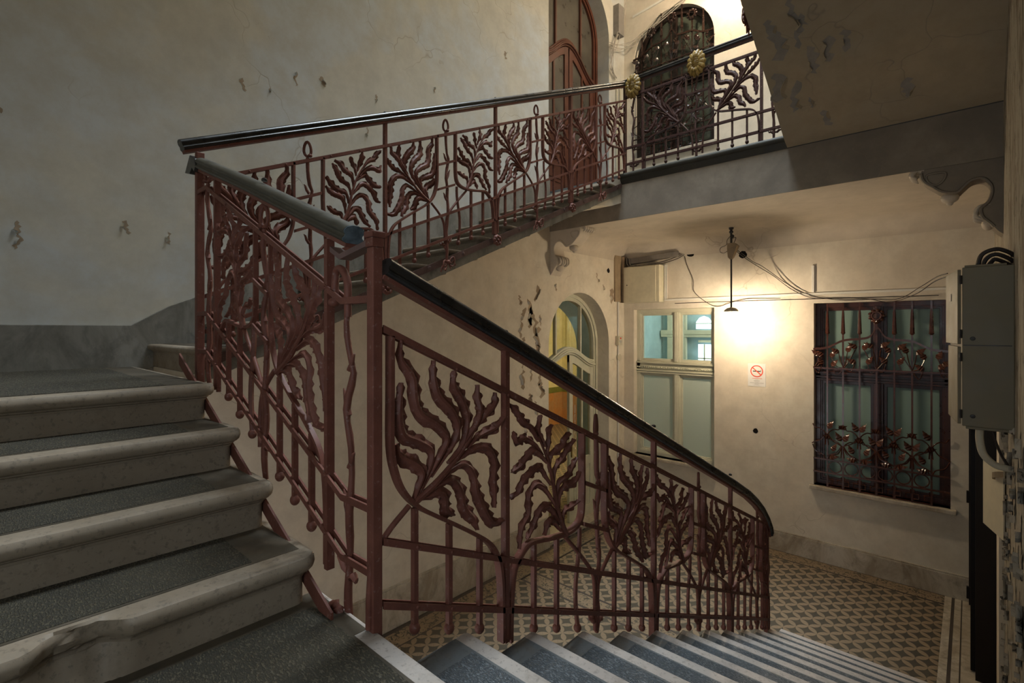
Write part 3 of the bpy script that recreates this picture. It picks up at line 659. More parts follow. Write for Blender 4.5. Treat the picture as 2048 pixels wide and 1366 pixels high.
# fourth flight: only its sloping soffit is seen, above the first flight
t = thing('staircase', 'plastered underside of the flight overhead, brown with peeling paint, at the upper right', 'stairs', (-.55, 3.0, 1.7))
m = MB()
SOF = t
low = [(v.x, v.y) for v in catmull([Vector(q) for q in [(5.16, 1.672), (5.05, 1.715), (4.9, 1.805), (4.46, 2.085), (3.85, 2.425), (3.0, 2.84), (0.85, 2.425 + .47 * 3.0)]], 6)]
top = [(.85, 2.425 + 1.41 + .33), (4.0, 2.7), (5.16, ZL + .16)]
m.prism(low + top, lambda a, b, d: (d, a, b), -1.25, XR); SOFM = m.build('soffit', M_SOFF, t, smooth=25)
for k in range(13):
    y = 5.15 - .33 * k; MB().box(-1.24, XR, y - .34, y, ZL + .155 * k + .12 + (.10 if k > 1 else .03), ZL + .155 * (k + 1) + .12).build('step', M_STONE, t)
R4 = Rail(t, (-1.262, 4.0, 2.40), (0, -1, 0), .46, (-1, 0, 0)); R4.bow(-.06, .03, .0); R4.bow(-.04, .10, .0); R4.bow(-.05, -.02, .0)
# storey above (blocks the daylight as the real stairs do)
m = MB(); m.box(XA, -2.48, YN, .8, ZM + STOREY - .2, ZM + STOREY).box(-1.25, XR, YN, .85, 3.95, 4.28)
m.prism([(.82, ZM + STOREY), (5.15, ZL + STOREY), (5.15, ZL + STOREY - .3), (.82, ZM + STOREY - .3)], lambda a, b, d: (d, a, b), XA, -2.99)
m.prism([(-1.25, 4.28), (-2.5, ZM + STOREY), (-2.5, ZM + STOREY - .3), (-1.25, 3.98)], lambda a, b, d: (a, d, b), YN, .76)
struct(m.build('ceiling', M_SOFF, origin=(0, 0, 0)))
# first flight
t = thing('stair_railing', 'red-brown iron railing of palm fronds with black handrail, descending beside the pale-edged steps', 'railing', (-1.27, 2.7, ZF + .2))
R = Rail(t, (-1.27, 1.354, -1.105), (0, -1, 0), .4377, (1, 0, 0))
for k in range(3):
    c = -1.178 * k
    centre_post(R, c)
    R.band(c, BU); R.band(c, BD); R.palm(c, 'U'); R.palm(c, 'D'); bals_up(R, c); bals_dn(R, c)
    R.branch([(c + a, h) for a, h in TU], .009, .010)
    R.branch([(c + a, h) for a, h in TD], .009, .010)
    R.loop(c - .607)
    for hh in (.646, .461): R.rail('gap_rung', [(c - .69, hh), (c - .495, hh)], .018)
    R.rivets([c + a for a in (.47, .25, .0, -.25, -.5)], HT); R.rivets([c + a for a in (.41, .271, .132, -.164, -.311)], HM); R.rivets([c + a for a in (.41, .271, .132, -.164, -.311)], HB)
c = -3.30; kk = R.ks; R.ks = .42
R.band(c + .03, BU); R.palm(c + .03, 'U', wm=.6); bals_up(R, c + .03)
R.ks = kk
R.rail('top_rail', [(.53, HT + .012), (-3.14, HT), (-3.25, HT - .05)]); R.rail('middle_rail', [(.53, HM), (-3.25, HM)]); R.rail('bottom_rail', [(.53, HB), (-3.25, HB)])
handrail(t, [R.P(a, h) for a, h in ((.53, 1.03), (0, 1.035), (-1.2, 1.02), (-2.4, 1.01), (-2.7, 1.0), (-2.9, .975), (-3.05, .94), (-3.18, .885), (-3.26, .83), (-3.285, .78))], M_HAND)
R.bar('newel_post', -3.22, -.04, .86, .03, .032)
m = MB(); m.box(-1.286, -1.252, .786, .818, ZQ - .06, .235).box(-1.288, -1.250, .782, .822, .235, .262).box(-1.291, -1.247, .779, .825, .262, .28)
m.build('newel_post', M_IRON, t, bevel=.003)
# middle flight
t = thing('stair_railing', 'short iron railing of frond panels with worn olive handrail between the two tall newels', 'railing', (-2.1, .805, ZQ))
R = Rail(t, (-1.44, .805, -.775), (-1, 0, 0), .465, (0, -1, 0), .92)
c = .10
R.bar('post', c, -.05, 1.02, .021, .026); R.band(c, BU, dp=.017); R.palm(c, 'U'); bals_up(R, c)
R.branch([(c + a * .98, h) for a, h in TU], .009, .010)
R.loop(.62, low=-.1); R.loop(-.015, low=-.13, top=.84, kind=1)
c = 1.165
R.bar('post', c, -.05, .93, .021, .026); R.band(c, BD, dp=.017); R.palm(c, 'D'); bals_dn(R, c); R.branch([(c + a * .9, h) for a, h in TD], .009, .010)
R.loop(1.29, low=-.08)
for hh in (.646, .461): R.rail('gap_rung', [(.56, hh), (.71, hh)], .018)
for nm, h in (('top_rail', HT), ('middle_rail', HM), ('bottom_rail', HB)):
    R.rail(nm, [(-.155, h + .465 * .155), (0.0, h), (1.28, h), (1.405, h - .465 * .125)])
    R.rivets([.1, .4, .7, 1.0, 1.2], h)
handrail(t, [R.P(-.04, 1.035 + .02), R.P(.3, 1.025), R.P(.8, .985), R.P(1.38, .925)], M_HANDU, 1.1)
R.stud(.62, 1.07)
a_, b_ = R.P(-.04, 1.055), R.P(.3, 1.025); t_ = (b_ - a_).normalized(); up = Vector((0, -1, 0)).cross(t_); up = up if up.z > 0 else -up
m = MB(); m.loft([[a_ + Vector((0, x * 1.08, 0)) + up * (y * .98 + .0005) + t_ * e for x, y in HR] for e in (-.004, .004)]); m.build('cut_end', M_CUT, t)
m = MB().prism([(-1.27, .259), (-1.44, .232), (-1.50, .262), (-1.50, .245), (-1.44, .215), (-1.27, .242)], lambda a, b, d: (a, d, b), .785, .825); m.build('rail_bracket', M_STRIP, t)
m = MB().box(-2.88, -2.845, .788, .823, ZM - .05, .885); m.build('newel_post', M_IRON, t, bevel=.003)
m = MB().prism([(-2.98, .80), (-2.90, .875), (-2.82, .84), (-2.80, .80), (-2.83, .775), (-2.86, .80), (-2.90, .78)], lambda a, b, d: (a, d, b), .77, .84); m.build('rail_bracket', M_HAND, t, bevel=.004)
R.flower(-.02 + .03, -.115, .02, .045)
# third flight
t = thing('stair_railing', 'iron frond railing with slim black handrail rising along the left wall, rosettes on its stringer', 'railing', (-2.95, 3.0, ZM))
R = Rail(t, (-2.95, 1.946, F3(1.946)), (0, 1, 0), .4315, (1, 0, 0), .90)
for k in range(-1, 4):
    c = 1.078 * k
    if 0 <= k: centre_post(R, c, low=-.13, ornament=.02 if k < 3 else None, stud=1.083 if k < 3 else 0)
    if k < 3:
        R.band(c, BU); R.palm(c, 'U'); bals_up(R, c); R.branch([(c + a * .925, h) for a, h in TU], .009, .010)
        R.loop(c + .535, sg=-1, low=-.12); R.bow(c + .535, -.11, .022)
        for hh in (.646, .461): R.rail('gap_rung', [(c + .46, hh), (c + .62, hh)], .018)
    if k >= 0:
        R.band(c, BD); R.palm(c, 'D'); bals_dn(R, c); R.branch([(c + a * .90, h) for a, h in TD], .009, .010)
    R.rivets([c + a for a in ((.05, .2, .4) if k < 0 else (-.4, -.2, .2, .4) if k < 3 else (-.4, -.2))], HT)
R.rail('top_rail', [(-1.09, HT), (3.22, HT)]); R.rail('middle_rail', [(-1.09, HM), (3.22, HM)]); R.rail('bottom_rail', [(-1.09, HB), (3.22, HB)])
handrail(t, [R.P(a, 1.03) for a in (-1.19, 0, 1.6, 3.22)], M_HAND, .95)
# upper landing
t = thing('stair_railing', 'shade-darkened iron landing railing with two gold sunflower medallions along the landing edge', 'railing', (-2.1, 5.16, ZL - .1))
R = Rail(t, (-2.72, 5.165, ZL + .035), (1, 0, 0), 0, (0, -1, 0), 1.0); M_IRON_L, M_IRON = M_IRON, M_IRON_SHADE
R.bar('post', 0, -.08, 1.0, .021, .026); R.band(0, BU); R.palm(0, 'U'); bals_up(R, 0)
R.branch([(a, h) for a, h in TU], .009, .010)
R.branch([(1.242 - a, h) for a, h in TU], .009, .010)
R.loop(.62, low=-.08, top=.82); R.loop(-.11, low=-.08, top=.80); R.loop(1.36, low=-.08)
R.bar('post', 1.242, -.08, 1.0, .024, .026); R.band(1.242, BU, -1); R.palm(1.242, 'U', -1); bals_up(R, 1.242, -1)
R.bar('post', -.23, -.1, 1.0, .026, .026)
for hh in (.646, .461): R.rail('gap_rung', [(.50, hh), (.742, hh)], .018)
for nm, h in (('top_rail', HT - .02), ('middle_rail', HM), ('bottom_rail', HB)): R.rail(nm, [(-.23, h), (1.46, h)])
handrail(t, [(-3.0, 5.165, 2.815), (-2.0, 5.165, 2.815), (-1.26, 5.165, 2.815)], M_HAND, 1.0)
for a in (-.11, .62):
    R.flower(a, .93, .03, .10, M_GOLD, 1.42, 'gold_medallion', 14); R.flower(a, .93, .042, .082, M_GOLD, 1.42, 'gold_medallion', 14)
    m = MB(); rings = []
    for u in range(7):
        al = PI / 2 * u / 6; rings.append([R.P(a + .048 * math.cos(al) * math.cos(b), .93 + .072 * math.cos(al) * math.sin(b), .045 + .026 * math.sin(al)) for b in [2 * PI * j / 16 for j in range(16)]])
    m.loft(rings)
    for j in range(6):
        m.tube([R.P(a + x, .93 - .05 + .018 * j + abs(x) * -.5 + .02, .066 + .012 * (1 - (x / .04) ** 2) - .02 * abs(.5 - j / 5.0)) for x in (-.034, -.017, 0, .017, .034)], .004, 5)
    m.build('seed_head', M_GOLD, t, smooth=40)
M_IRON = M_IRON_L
# ------------------------------------------------------------------ rooms behind the openings
m = MB()
m.box(-4.36, XR + .3, 9.0, 9.1, ZF, 1.5).box(-4.40, -4.33, YB + .32, 9.1, ZF, 1.5).box(XR, XR + .1, YB + .32, 9.1, ZF, 1.5)
wall_open(m, lambda a, z, d: (a, YB + .25 + d, z), -9.2, -4.36, ZF, 1.5, [(-6.9, -5.12, ZF, -.35, True)], .2)
struct(m.build('wall_far', M_BLUE, origin=(0, 0, 0), fixn=False))
struct(MB().box(-4.40, XR + .3, YB + .3, 9.1, 1.5, 1.55).box(-9.2, -4.36, 3.9, 12.3, 1.5, 1.55).build('ceiling', M_CREAM, origin=(0, 0, 0)))
struct(MB().box(-4.40, XR + .3, YB + .3, 9.1, ZF - .1, ZF).build('floor', M_TILE, origin=(0, 0, 0)))
m = MB().box(-9.2, -4.36, 12.2, 12.3, -1.72, 1.5).box(-9.2, -9.1, 4, 12.3, -1.72, 1.5).box(-4.36, -4.34, YB + .5, 12.2, ZF, 1.5).box(-9.2, -4.36, 3.9, 4.0, ZF, 1.5)
for x in (-8.9, -8.2, -7.5): m.box(x, x + .12, 12.15, 12.2, -1.72, 1.5)
struct(m.build('wall_far', M_YEL, origin=(0, 0, 0)))
m = MB().box(-9.2, -4.36, 12.18, 12.3, ZF, -1.88).box(-9.2, -9.08, 4, 12.3, ZF, -1.88); struct(m.build('trim_7', M_ORA, origin=(0, 0, 0)))
m = MB().box(-9.2, -4.36, 12.17, 12.3, -1.88, -1.72).box(-9.2, -9.07, 4, 12.3, -1.88, -1.72); struct(m.build('trim_8', M_GRN, origin=(0, 0, 0)))
# cream partition with daylit panes seen through the upper window panes
d = thing('interior_partition', 'cream framed glazed partition seen through the clear upper panes', 'partition', (-2.6, 8.85, ZF))
MB().box(-4.3, .2, 8.86, 8.95, -.15, -.06).box(-4.3, .2, 8.85, 8.94, -.10, -.02).build('rail', M_CREAM, d, bevel=.006)
for x0, x1 in ((-4.18, -4.08), (-3.90, -3.82), (-3.30, -3.20), (-2.9, -2.82)): MB().box(x0, x1, 8.87, 8.94, ZF, 1.4).build('stile', M_CREAM, d, bevel=.006)
MB().box(-4.17, -3.83, 8.88, 8.93, -.30, -.22).box(-3.6, -3.21, 8.88, 8.93, -.24, -.2).build('rail', M_CREAM, d, bevel=.006)
MB().box(-3.58, -3.34, 8.84, 8.86, -.78, -.27).build('pane', M_DAY, d)
m = MB(); m.prism([(-3.62, -.0), (-3.34, -.0), (-3.34, .12), (-3.40, .2), (-3.48, .23), (-3.56, .2), (-3.62, .12)], lambda a, b, d_: (a, d_, b), 8.84, 8.86); m.build('pane', M_DAY, d)
MB().box(-3.475, -3.455, 8.82, 8.84, -.78, -.27).box(-3.58, -3.34, 8.82, 8.84, -.53, -.51).box(-3.62, -3.34, 8.82, 8.84, .09, .105).build('glazing_bar', M_CREAM, d)
# ------------------------------------------------------------------ arched double doors
def arch_door(name, zb, col, gm, trans, amp, spring, shut, label, dmat=None):
    XD = -4.27; cy = 5.865; R = .735
    d = thing(name, label, 'door', (XD, cy, zb)); d['kind'] = 'structure'
    f = lambda a, z, q: (XD + q, a, z)
    def tc(y): return zb + trans - amp * (1 - math.cos(min(1, abs(y - cy) / .64) * PI)) / 2
    def ringpts(r, n=24): return [(cy - r * math.cos(PI * i / n), spring + r * math.sin(PI * i / n)) for i in range(n + 1)]
    # frame: jambs + arch, stepped moulding
    for k, (ro, ri, q0, q1) in enumerate(((R + .01, R - .05, -.05, .03), (R - .05, R - .085, -.05, .012), (R - .085, R - .105, -.05, .024))):
        m = MB(); O = [(cy - ro, zb)] + ringpts(ro) + [(cy + ro, zb)]; I = [(cy - ri, zb)] + ringpts(ri) + [(cy + ri, zb)]
        m.loft([[f(*a, q0), f(*b, q0), f(*b, q1), f(*a, q1)] for a, b in zip(O, I)]); m.build('frame', col, d, smooth=40)
    rf = R - .10
    ys = [cy - rf + 2 * rf * i / 32 for i in range(33)]
    for dz, q in ((0, .045), (-.028, .055), (-.052, .035), (.03, .03)):
        m = MB(); m.loft([[f(y, tc(y) + dz - .016, -.04), f(y, tc(y) + dz + .016, -.04), f(y, tc(y) + dz + .016, q - .006), f(y, tc(y) + dz + .006, q), f(y, tc(y) + dz - .008, q), f(y, tc(y) + dz - .016, q - .01)] for y in ys])
        m.build('transom', col, d, smooth=40)
    for y in (cy - .30, cy + .30):
        top = spring + math.sqrt(max(0, rf ** 2 - (y - cy) ** 2))
        MB().box(XD - .03, XD + .02, y - .014, y + .014, tc(y), top).build('muntin', col, d)
    m = MB(); P = [(y, tc(y)) for y in ys] + [(a, b) for a, b in ringpts(rf)[::-1]]
    top = [(y, spring + math.sqrt(max(0, rf ** 2 - (y - cy) ** 2))) for y in ys]
    for (a, za), (b, zt1), zc, zd in zip(top, top[1:], [tc(y) for y in ys], [tc(y) for y in ys[1:]]):
        m.add([f(a, zc, -.01), f(b, zd, -.01), f(b, zt1, -.01), f(a, za, -.01)], [(0, 1, 2, 3)])
    m.build('fanlight', gm, d, fixn=False)
    for sd in shut:
        lf = MB(); y0, y1 = (cy + .012, cy + rf - .005) if sd > 0 else (cy - rf + .005, cy - .012)
        zz = lambda y: tc(y) - .07
        def post(a, b, z0=zb + .015): lf.loft([[f(a, z0, -.025), f(b, z0, -.025), f(b, z0, .02), f(a, z0, .02)], [f(a, zz(a), -.025), f(b, zz(b), -.025), f(b, zz(b), .02), f(a, zz(a), .02)]])
        post(y0, y0 + .085); post(y1 - .085, y1)
        n = 10; yy = [y0 + (y1 - y0) * i / n for i in range(n + 1)]
        lf.loft([[f(y, zz(y) - .11, -.023), f(y, zz(y) - .001, -.023), f(y, zz(y) - .001, .0185), f(y, zz(y) - .11, .0185)] for y in yy[0:1] + yy[1:]])
        lf.box(XD - .024, XD + .0185, y0 + .002, y1 - .002, zb + .016, zb + .20).box(XD - .024, XD + .0185, y0 + .002, y1 - .002, zb + .80, zb + .93)
        o = lf.build('door_leaf', col, d, bevel=.003)
        ym = (y0 + y1) / 2 + .02 * sd
        MB().box(XD - .02, XD + .015, ym - .016, ym + .016, zb + .93, zz(ym) - .1).build('muntin', col, o)
        MB().box(XD - .02, XD + .005, y0 + .08, y1 - .08, zb + .20, zb + .80).box(XD, XD + .014, y0 + .13, y1 - .13, zb + .26, zb + .74).box(XD, XD + .022, y0 + .17, y1 - .17, zb + .31, zb + .69).build('door_panel', col, o, bevel=.004)
        g = MB(); yy = [y0 + .08 + (y1 - y0 - .16) * i / n for i in range(n + 1)]
        for a, b in zip(yy, yy[1:]): g.add([f(a, zb + .93, -.004), f(b, zb + .93, -.004), f(b, zz(b) - .1, -.004), f(a, zz(a) - .1, -.004)], [(0, 1, 2, 3)])
        g.build('pane', gm, o, fixn=False)
        if sd > 0: MB().box(XD + .02, XD + .045, y0 + .03, y0 + .045, zb + .98, zb + 1.16).build('door_handle', M_GOLD, o, bevel=.004)
    return d
d1 = arch_door('door_1', ZF, M_SAGE, M_GLASS, 2.53, .21, -.225, (1,), 'cream-green arched double door, one leaf open, beside the white vertical conduit')
# etched ornament on the lower door glass
m = MB()
for k in range(5):
    q = [(-4.262, 6.03 + .035 * math.sin(u) * (1 - k * .14), -1.75 + k * .13 + .06 * (1 - math.cos(u))) for u in [2 * PI * i / 14 for i in range(14)]]
    m.tube(q, .003, 4, closed=True)
m.build('etched_ornament', M_WHITE, d1)
d2 = arch_door('door_2', ZL, M_RDOOR, M_DIRTY, 2.31, .36, 4.36, (1, -1), 'red-brown arched double door with dusty glass on the upper landing')
struct(MB().box(-4.4, -4.05, 5.13, 6.6, ZF, ZF + .04).build('trim_9', M_SKIRT, origin=(0, 0, 0)))
# ------------------------------------------------------------------ windows
def window(name, label, x0, x1, z0, z1, zt0, zt1, xm, col, gup, glo, arch=0, Yf=YB + .13, sill=True):
    d = thing(name, label, 'window', ((x0 + x1) / 2, Yf, z0)); d['kind'] = 'structure'
    f = lambda a, z, q: (a, Yf - q, z)
    cx, R = (x0 + x1) / 2, (x1 - x0) / 2
    def fr(m, a0, a1, b0, b1, w, q0, q1):
        m.loft([[f(a, z, q) for a, z, q in ((X, Z, q0), (X + dx, Z + dz, q0), (X + dx, Z + dz, q1), (X, Z, q1))] for X, Z, dx, dz in
                ((a0, b0, w, w), (a1, b0, -w, w), (a1, b1, -w, -w), (a0, b1, w, -w), (a0, b0, w, w))], cap=False)
    if not arch:
        m = MB(); fr(m, x0, x1, z0, z1, .055, -.06, .03); fr(m, x0 + .05, x1 - .05, z0 + .05, z1 - .05, .022, -.06, .015); m.build('frame', col, d, bevel=.003)
    else:
        m = MB(); sp = z1
        O = [(x0, z0)] + [(cx - R * math.cos(PI * i / 24), sp + R * math.sin(PI * i / 24)) for i in range(25)] + [(x1, z0)]
        I = [(cx + (a - cx) * (1 - .08 / R), (z0 + .06) if b == z0 else sp + (b - sp) * (1 - .08 / R)) for a, b in O]
        m.loft([[f(*a, -.06), f(*b, -.06), f(*b, .03), f(*a, .03)] for a, b in zip(O, I)]); m.box(x0, x1, Yf - .03, Yf + .06, z0, z0 + .06); m.build('frame', col, d, smooth=40)
    m = MB().box(xm - .045, xm + .045, Yf - .035, Yf + .05, z0 + .05, zt0).box(xm - .025, xm + .025, Yf - .05, Yf, z0 + .05, zt0); m.build('mullion', col, d, bevel=.003)
    if not arch: m = MB().box(xm - .045, xm + .045, Yf - .035, Yf + .05, zt1, z1 - .05).box(xm - .025, xm + .025, Yf - .05, Yf, zt1, z1 - .05); m.build('mullion', col, d, bevel=.003)
    m = MB().box(x0, x1, Yf - .03, Yf + .05, zt0, zt1).box(x0, x1, Yf - .065, Yf, zt1 - .035, zt1 - .01).box(x0, x1, Yf - .055, Yf, zt0 + .035, zt0 + .06).box(x0, x1, Yf - .045, Yf, zt0 + .005, zt0 + .025)
    n = int((x1 - x0) / .032)
    for i in range(n): m.box(x0 + .032 * i + .008, x0 + .032 * i + .026, Yf - .06, Yf - .02, zt0 + .085, zt0 + .105)
    m.build('transom', col, d, bevel=.002)
    for sd in (0, 1):
        a0, a1 = (x0 + .055, xm - .04) if sd == 0 else (xm + .04, x1 - .055)
        for up in (0, 1):
            if arch and up: continue
            b0, b1 = (z0 + .055, zt0) if not up else (zt1, z1 - .055)
            m = MB(); fr(m, a0, a1, b0, b1, .038, -.045, .0); o = m.build('sash', col, d, bevel=.003)
            MB().box(a0 + .03, a1 - .03, Yf + .018, Yf + .024, b0 + .03, b1 - .03).build('pane', gup if up else glo, o)
    if arch:
        m = MB()
        top = [(x0 + .07 + (x1 - x0 - .14) * i / 20) for i in range(21)]; r2 = R - .06
        for a, b in zip(top, top[1:]):
            m.add([f(a, zt1, -.02), f(b, zt1, -.02), f(b, z1 + math.sqrt(max(0, r2 ** 2 - (b - cx) ** 2)), -.02), f(a, z1 + math.sqrt(max(0, r2 ** 2 - (a - cx) ** 2)), -.02)], [(0, 1, 2, 3)])
        m.build('pane', gup, d, fixn=False)
        MB().box(xm - .03, xm + .03, Yf - .02, Yf + .04, zt1, z1 + R - .08).build('mullion', col, d)
    if sill: MB().box(x0 - .04, x1 + .05, YB - .07, YB + .12, z0 - .045, z0).build('window_sill', M_SKIRT, d, bevel=.008)
    return d
window('window_1', 'cream casement window with clear upper and frosted lower panes, under the small wall cabinet', -3.87, -2.63, -1.93, .30, -.68, -.49, -3.22, M_SAGE, M_GLASS, M_FROST)
window('window_2', 'dark brown window with greenish panes behind the rectangular iron grille', -1.42, -.155, -1.905, .315, -.63, -.51, -.785, M_BROWN, M_TEAL, M_TEAL)
window('window_3', 'arched dark window with green-black panes on the upper landing', -3.87, -2.63, 2.62, 4.12, 3.62, 3.75, -3.25, M_BROWND, M_DGREEN, M_DGREEN, arch=1)
# ------------------------------------------------------------------ iron window grilles
BARS = [0.115, 0.241, 0.37, 0.497, 0.625, 0.749, 0.878]
CURVE = [(0.0, 0.755), (0.119, 0.765), (0.241, 0.803), (0.372, 0.813), (0.448, 0.826), (0.504, 0.872), (0.559, 0.826), (0.631, 0.811), (0.753, 0.803), (0.882, 0.765), (1.0, 0.757)]
LT = [(0.078, 0.728), (0.147, 0.725), (0.208, 0.749), (0.278, 0.756), (0.346, 0.777), (0.404, 0.769), (0.071, 0.682), (0.153, 0.678), (0.339, 0.698), (0.429, 0.696), (0.47, 0.783), (0.534, 0.788), (0.595, 0.759), (0.654, 0.777), (0.571, 0.703), (0.654, 0.701), (0.713, 0.757), (0.781, 0.754), (0.837, 0.73), (0.92, 0.732), (0.826, 0.676), (0.925, 0.687), (0.05, 0.735), (0.95, 0.70)]
NUP = [(0.112, 0.291), (0.238, 0.23), (0.367, 0.29), (0.494, 0.227), (0.621, 0.29), (0.748, 0.226), (0.875, 0.287)]
def grille(label, x0, x1, z0, z1, hgt, arch=0, Y=YB - .005, mt=None):
    g = thing('window_grille', label, 'window grille', ((x0 + x1) / 2, Y, z0))
    Wd = x1 - x0; H = hgt
    def p(u, v, q=0): return Vector((x0 + u * Wd, Y - q, z0 + v * H))
    R = Wd / 2; cx = (x0 + x1) / 2
    def topv(u): return (z1 - z0 + (math.sqrt(max(0, R * R - (u * Wd - R) ** 2)) if arch else 0)) / H
    def ileaf(m, c, ang, L, sd=1, q=.02):
        ca_, sa_ = math.cos(ang), math.sin(ang); pr = [(-.1, 0, 0), (.0, .14, .006), (.14, .32, .012), (.3, .30, .004), (.42, .38, .012), (.62, .22, .006), (.74, .24, .01), (.95, .10, .0), (1.2, .01, -.008)]
        rings = []
        for t_, w_, b_ in pr:
            o = p(0, 0) ; cxx = c[0] + Vector((L * t_ * ca_, 0, L * t_ * sa_)) if False else None
            ctr = c + Vector((L * t_ * ca_, -b_ - q, L * t_ * sa_)); nrm = Vector((-sa_, 0, ca_))
            w2 = max(.001, w_ * L)
            rings.append([ctr + nrm * w2 + Vector((0, .008 * sd, 0)), ctr + Vector((0, -.006, 0)), ctr - nrm * w2 + Vector((0, -.010 * sd, 0)), ctr + Vector((0, .003, 0))])
        m.loft(rings)
    for i, u in enumerate(BARS):
        m = MB(); tv = topv(u)
        flower = arch and i in (1, 3, 5) or (not arch and i == 3)
        tv2 = tv - (.10 if flower else .0)
        m.loft([[p(u, v) + Vector((a * .0075, b * .0075, 0)) for a, b in ((-1.15, -1.15), (1.15, -1.15), (1.15, 1.15), (-1.15, 1.15))] for v in (0, tv2 - .003)])
        if not flower:
            m.tube([p(u, tv - .175), p(u, tv - .165), p(u, tv - .16), p(u, tv - .06), p(u, tv - .01)], [.008, .024, .021, .013, .004], 6)
        o = m.build('bar', mt, g, smooth=40)
        if flower:
            m = MB(); c = p(u, tv - .075, .01); rr = .062
            for k in range(9):
                a = 2 * PI * k / 9; m.sphere(c + Vector((rr * math.cos(a), 0, rr * math.sin(a))), .021, (1, .8, 1), 8, 6)
            m.tube([c + Vector((rr * .72 * math.cos(a), -.012, rr * .72 * math.sin(a))) for a in [2 * PI * k / 14 for k in range(14)]], .010, 6, closed=True)
            for sd in (-1, 1): ileaf(m, c + Vector((sd * .015, 0, -.085)), PI / 2 + sd * 1.0, .05, sd)
            m.build('flower', mt, g, smooth=50)
    m = MB(); cq = catmull([p(u, v, .012) for u, v in CURVE], 5); m.loft([[q + Vector((0, b * .008, a * .013)) for a, b in ((-1, -1), (-1, 1), (1, 1), (1, -1))] for q in cq]); m.build('curved_rail', mt, g, smooth=40)
    for v in (.651, .150, .078): 
        m = MB(); a, b = p(0, v, .012), p(1, v, .012); m.box(a.x, b.x, a.y - .006, a.y + .008, a.z - .010, a.z + .010); m.build('crossbar', mt, g, bevel=.002)
    rnd = random.Random(5)
    for i, (u, v) in enumerate(LT):
        m = MB()
        near = min(BARS, key=lambda b: abs(b - u)); sd = 1 if u > near else -1
        a = rnd.uniform(.5, 1.3) if i % 2 else rnd.uniform(1.9, 2.7)
        ileaf(m, p(u, v - .012), a, .085, sd)
        m.tube(catmull([p(round(u * 4) / 4 if 0 < u < 1 else u, .655, .01), p(u * .6 + .4 * round(u * 4) / 4, v - .06, .012), p(u, v - .012, .016)], 4), .0055, 5)
        m.build('ivy_leaf', mt, g, smooth=50)
    for k, (u, v) in enumerate(NUP):
        m = MB()
        # collar, diverging stems with leaf pairs, lower vase stems, circle between the crossbars
        m.sphere(p(u, v, .004), .016, (1.3, .9, .6), 8, 5)
        for sd in (-1, 1):
            q = catmull([p(u + sd * .012, v - .06, .008), p(u + sd * .010, v, .010), p(u + sd * .055, v + .028, .012), p(u + sd * .095, v + .03, .014), p(u + sd * .118, v + .05, .014)], 5); m.tube(q, .0068, 5)
            q = catmull([p(u + sd * .010, v, .008), p(u + sd * .05, v - .035, .012), p(u + sd * .10, v - .05, .012), p(u + sd * .125, v - .06, .010)], 5); m.tube(q, .0068, 5)
            if .03 < u + sd * .10 < .97:
                ileaf(m, p(u + sd * .012, v + .035), PI / 2 - sd * .55, .09, sd); 
                ileaf(m, p(u + sd * .10, v + .04), PI / 2 - sd * 1.2, .075, -sd)
                if k % 2 == 0: ileaf(m, p(u + sd * .045, v - .085), PI / 2 - sd * .5, .085, sd); ileaf(m, p(u + sd * .03, v - .125), PI / 2 - sd * 1.35, .075, sd)
        if k % 2 == 0:
            for sd in (-1, 1): m.tube(catmull([p(u + sd * .01, .150, .008), p(u + sd * .03, .175, .012), p(u + sd * .09, .19, .012), p(u + sd * .12, v - .065, .01)], 5), .0068, 5)
        m.build('leaf_scroll', mt, g, smooth=50)
    for k in range(6):
        m = MB(); uc = (BARS[k] + BARS[k + 1]) / 2; rr = .064
        m.tube([p(uc, .115, .006) + Vector((rr * math.cos(a), 0, rr * 1.05 * math.sin(a))) for a in [2 * PI * j / 22 for j in range(22)]], .0065, 6, closed=True)
        q = [(-.055, .065), (-.055, .045), (-.02, .045), (-.02, .02), (-.055, .02), (-.055, .005), (.055, .005), (.055, .02), (.02, .02), (.02, .045), (.055, .045), (.055, .065)]
        m.tube([p(uc + a * .95, b, .006) for a, b in q], .0068, 5); m.build('scroll', mt, g, smooth=50)
    return g
grille('rectangular brown iron grille with ivy leaves and one top flower, over the brown window', -1.42, -.155, -1.905, .315, 2.2, mt=M_GRILL)
grille('arched iron grille with ring flowers along its top, on the upper landing', -3.87, -2.63, 2.62, 4.12, 2.05, 1, mt=M_GRILLD)
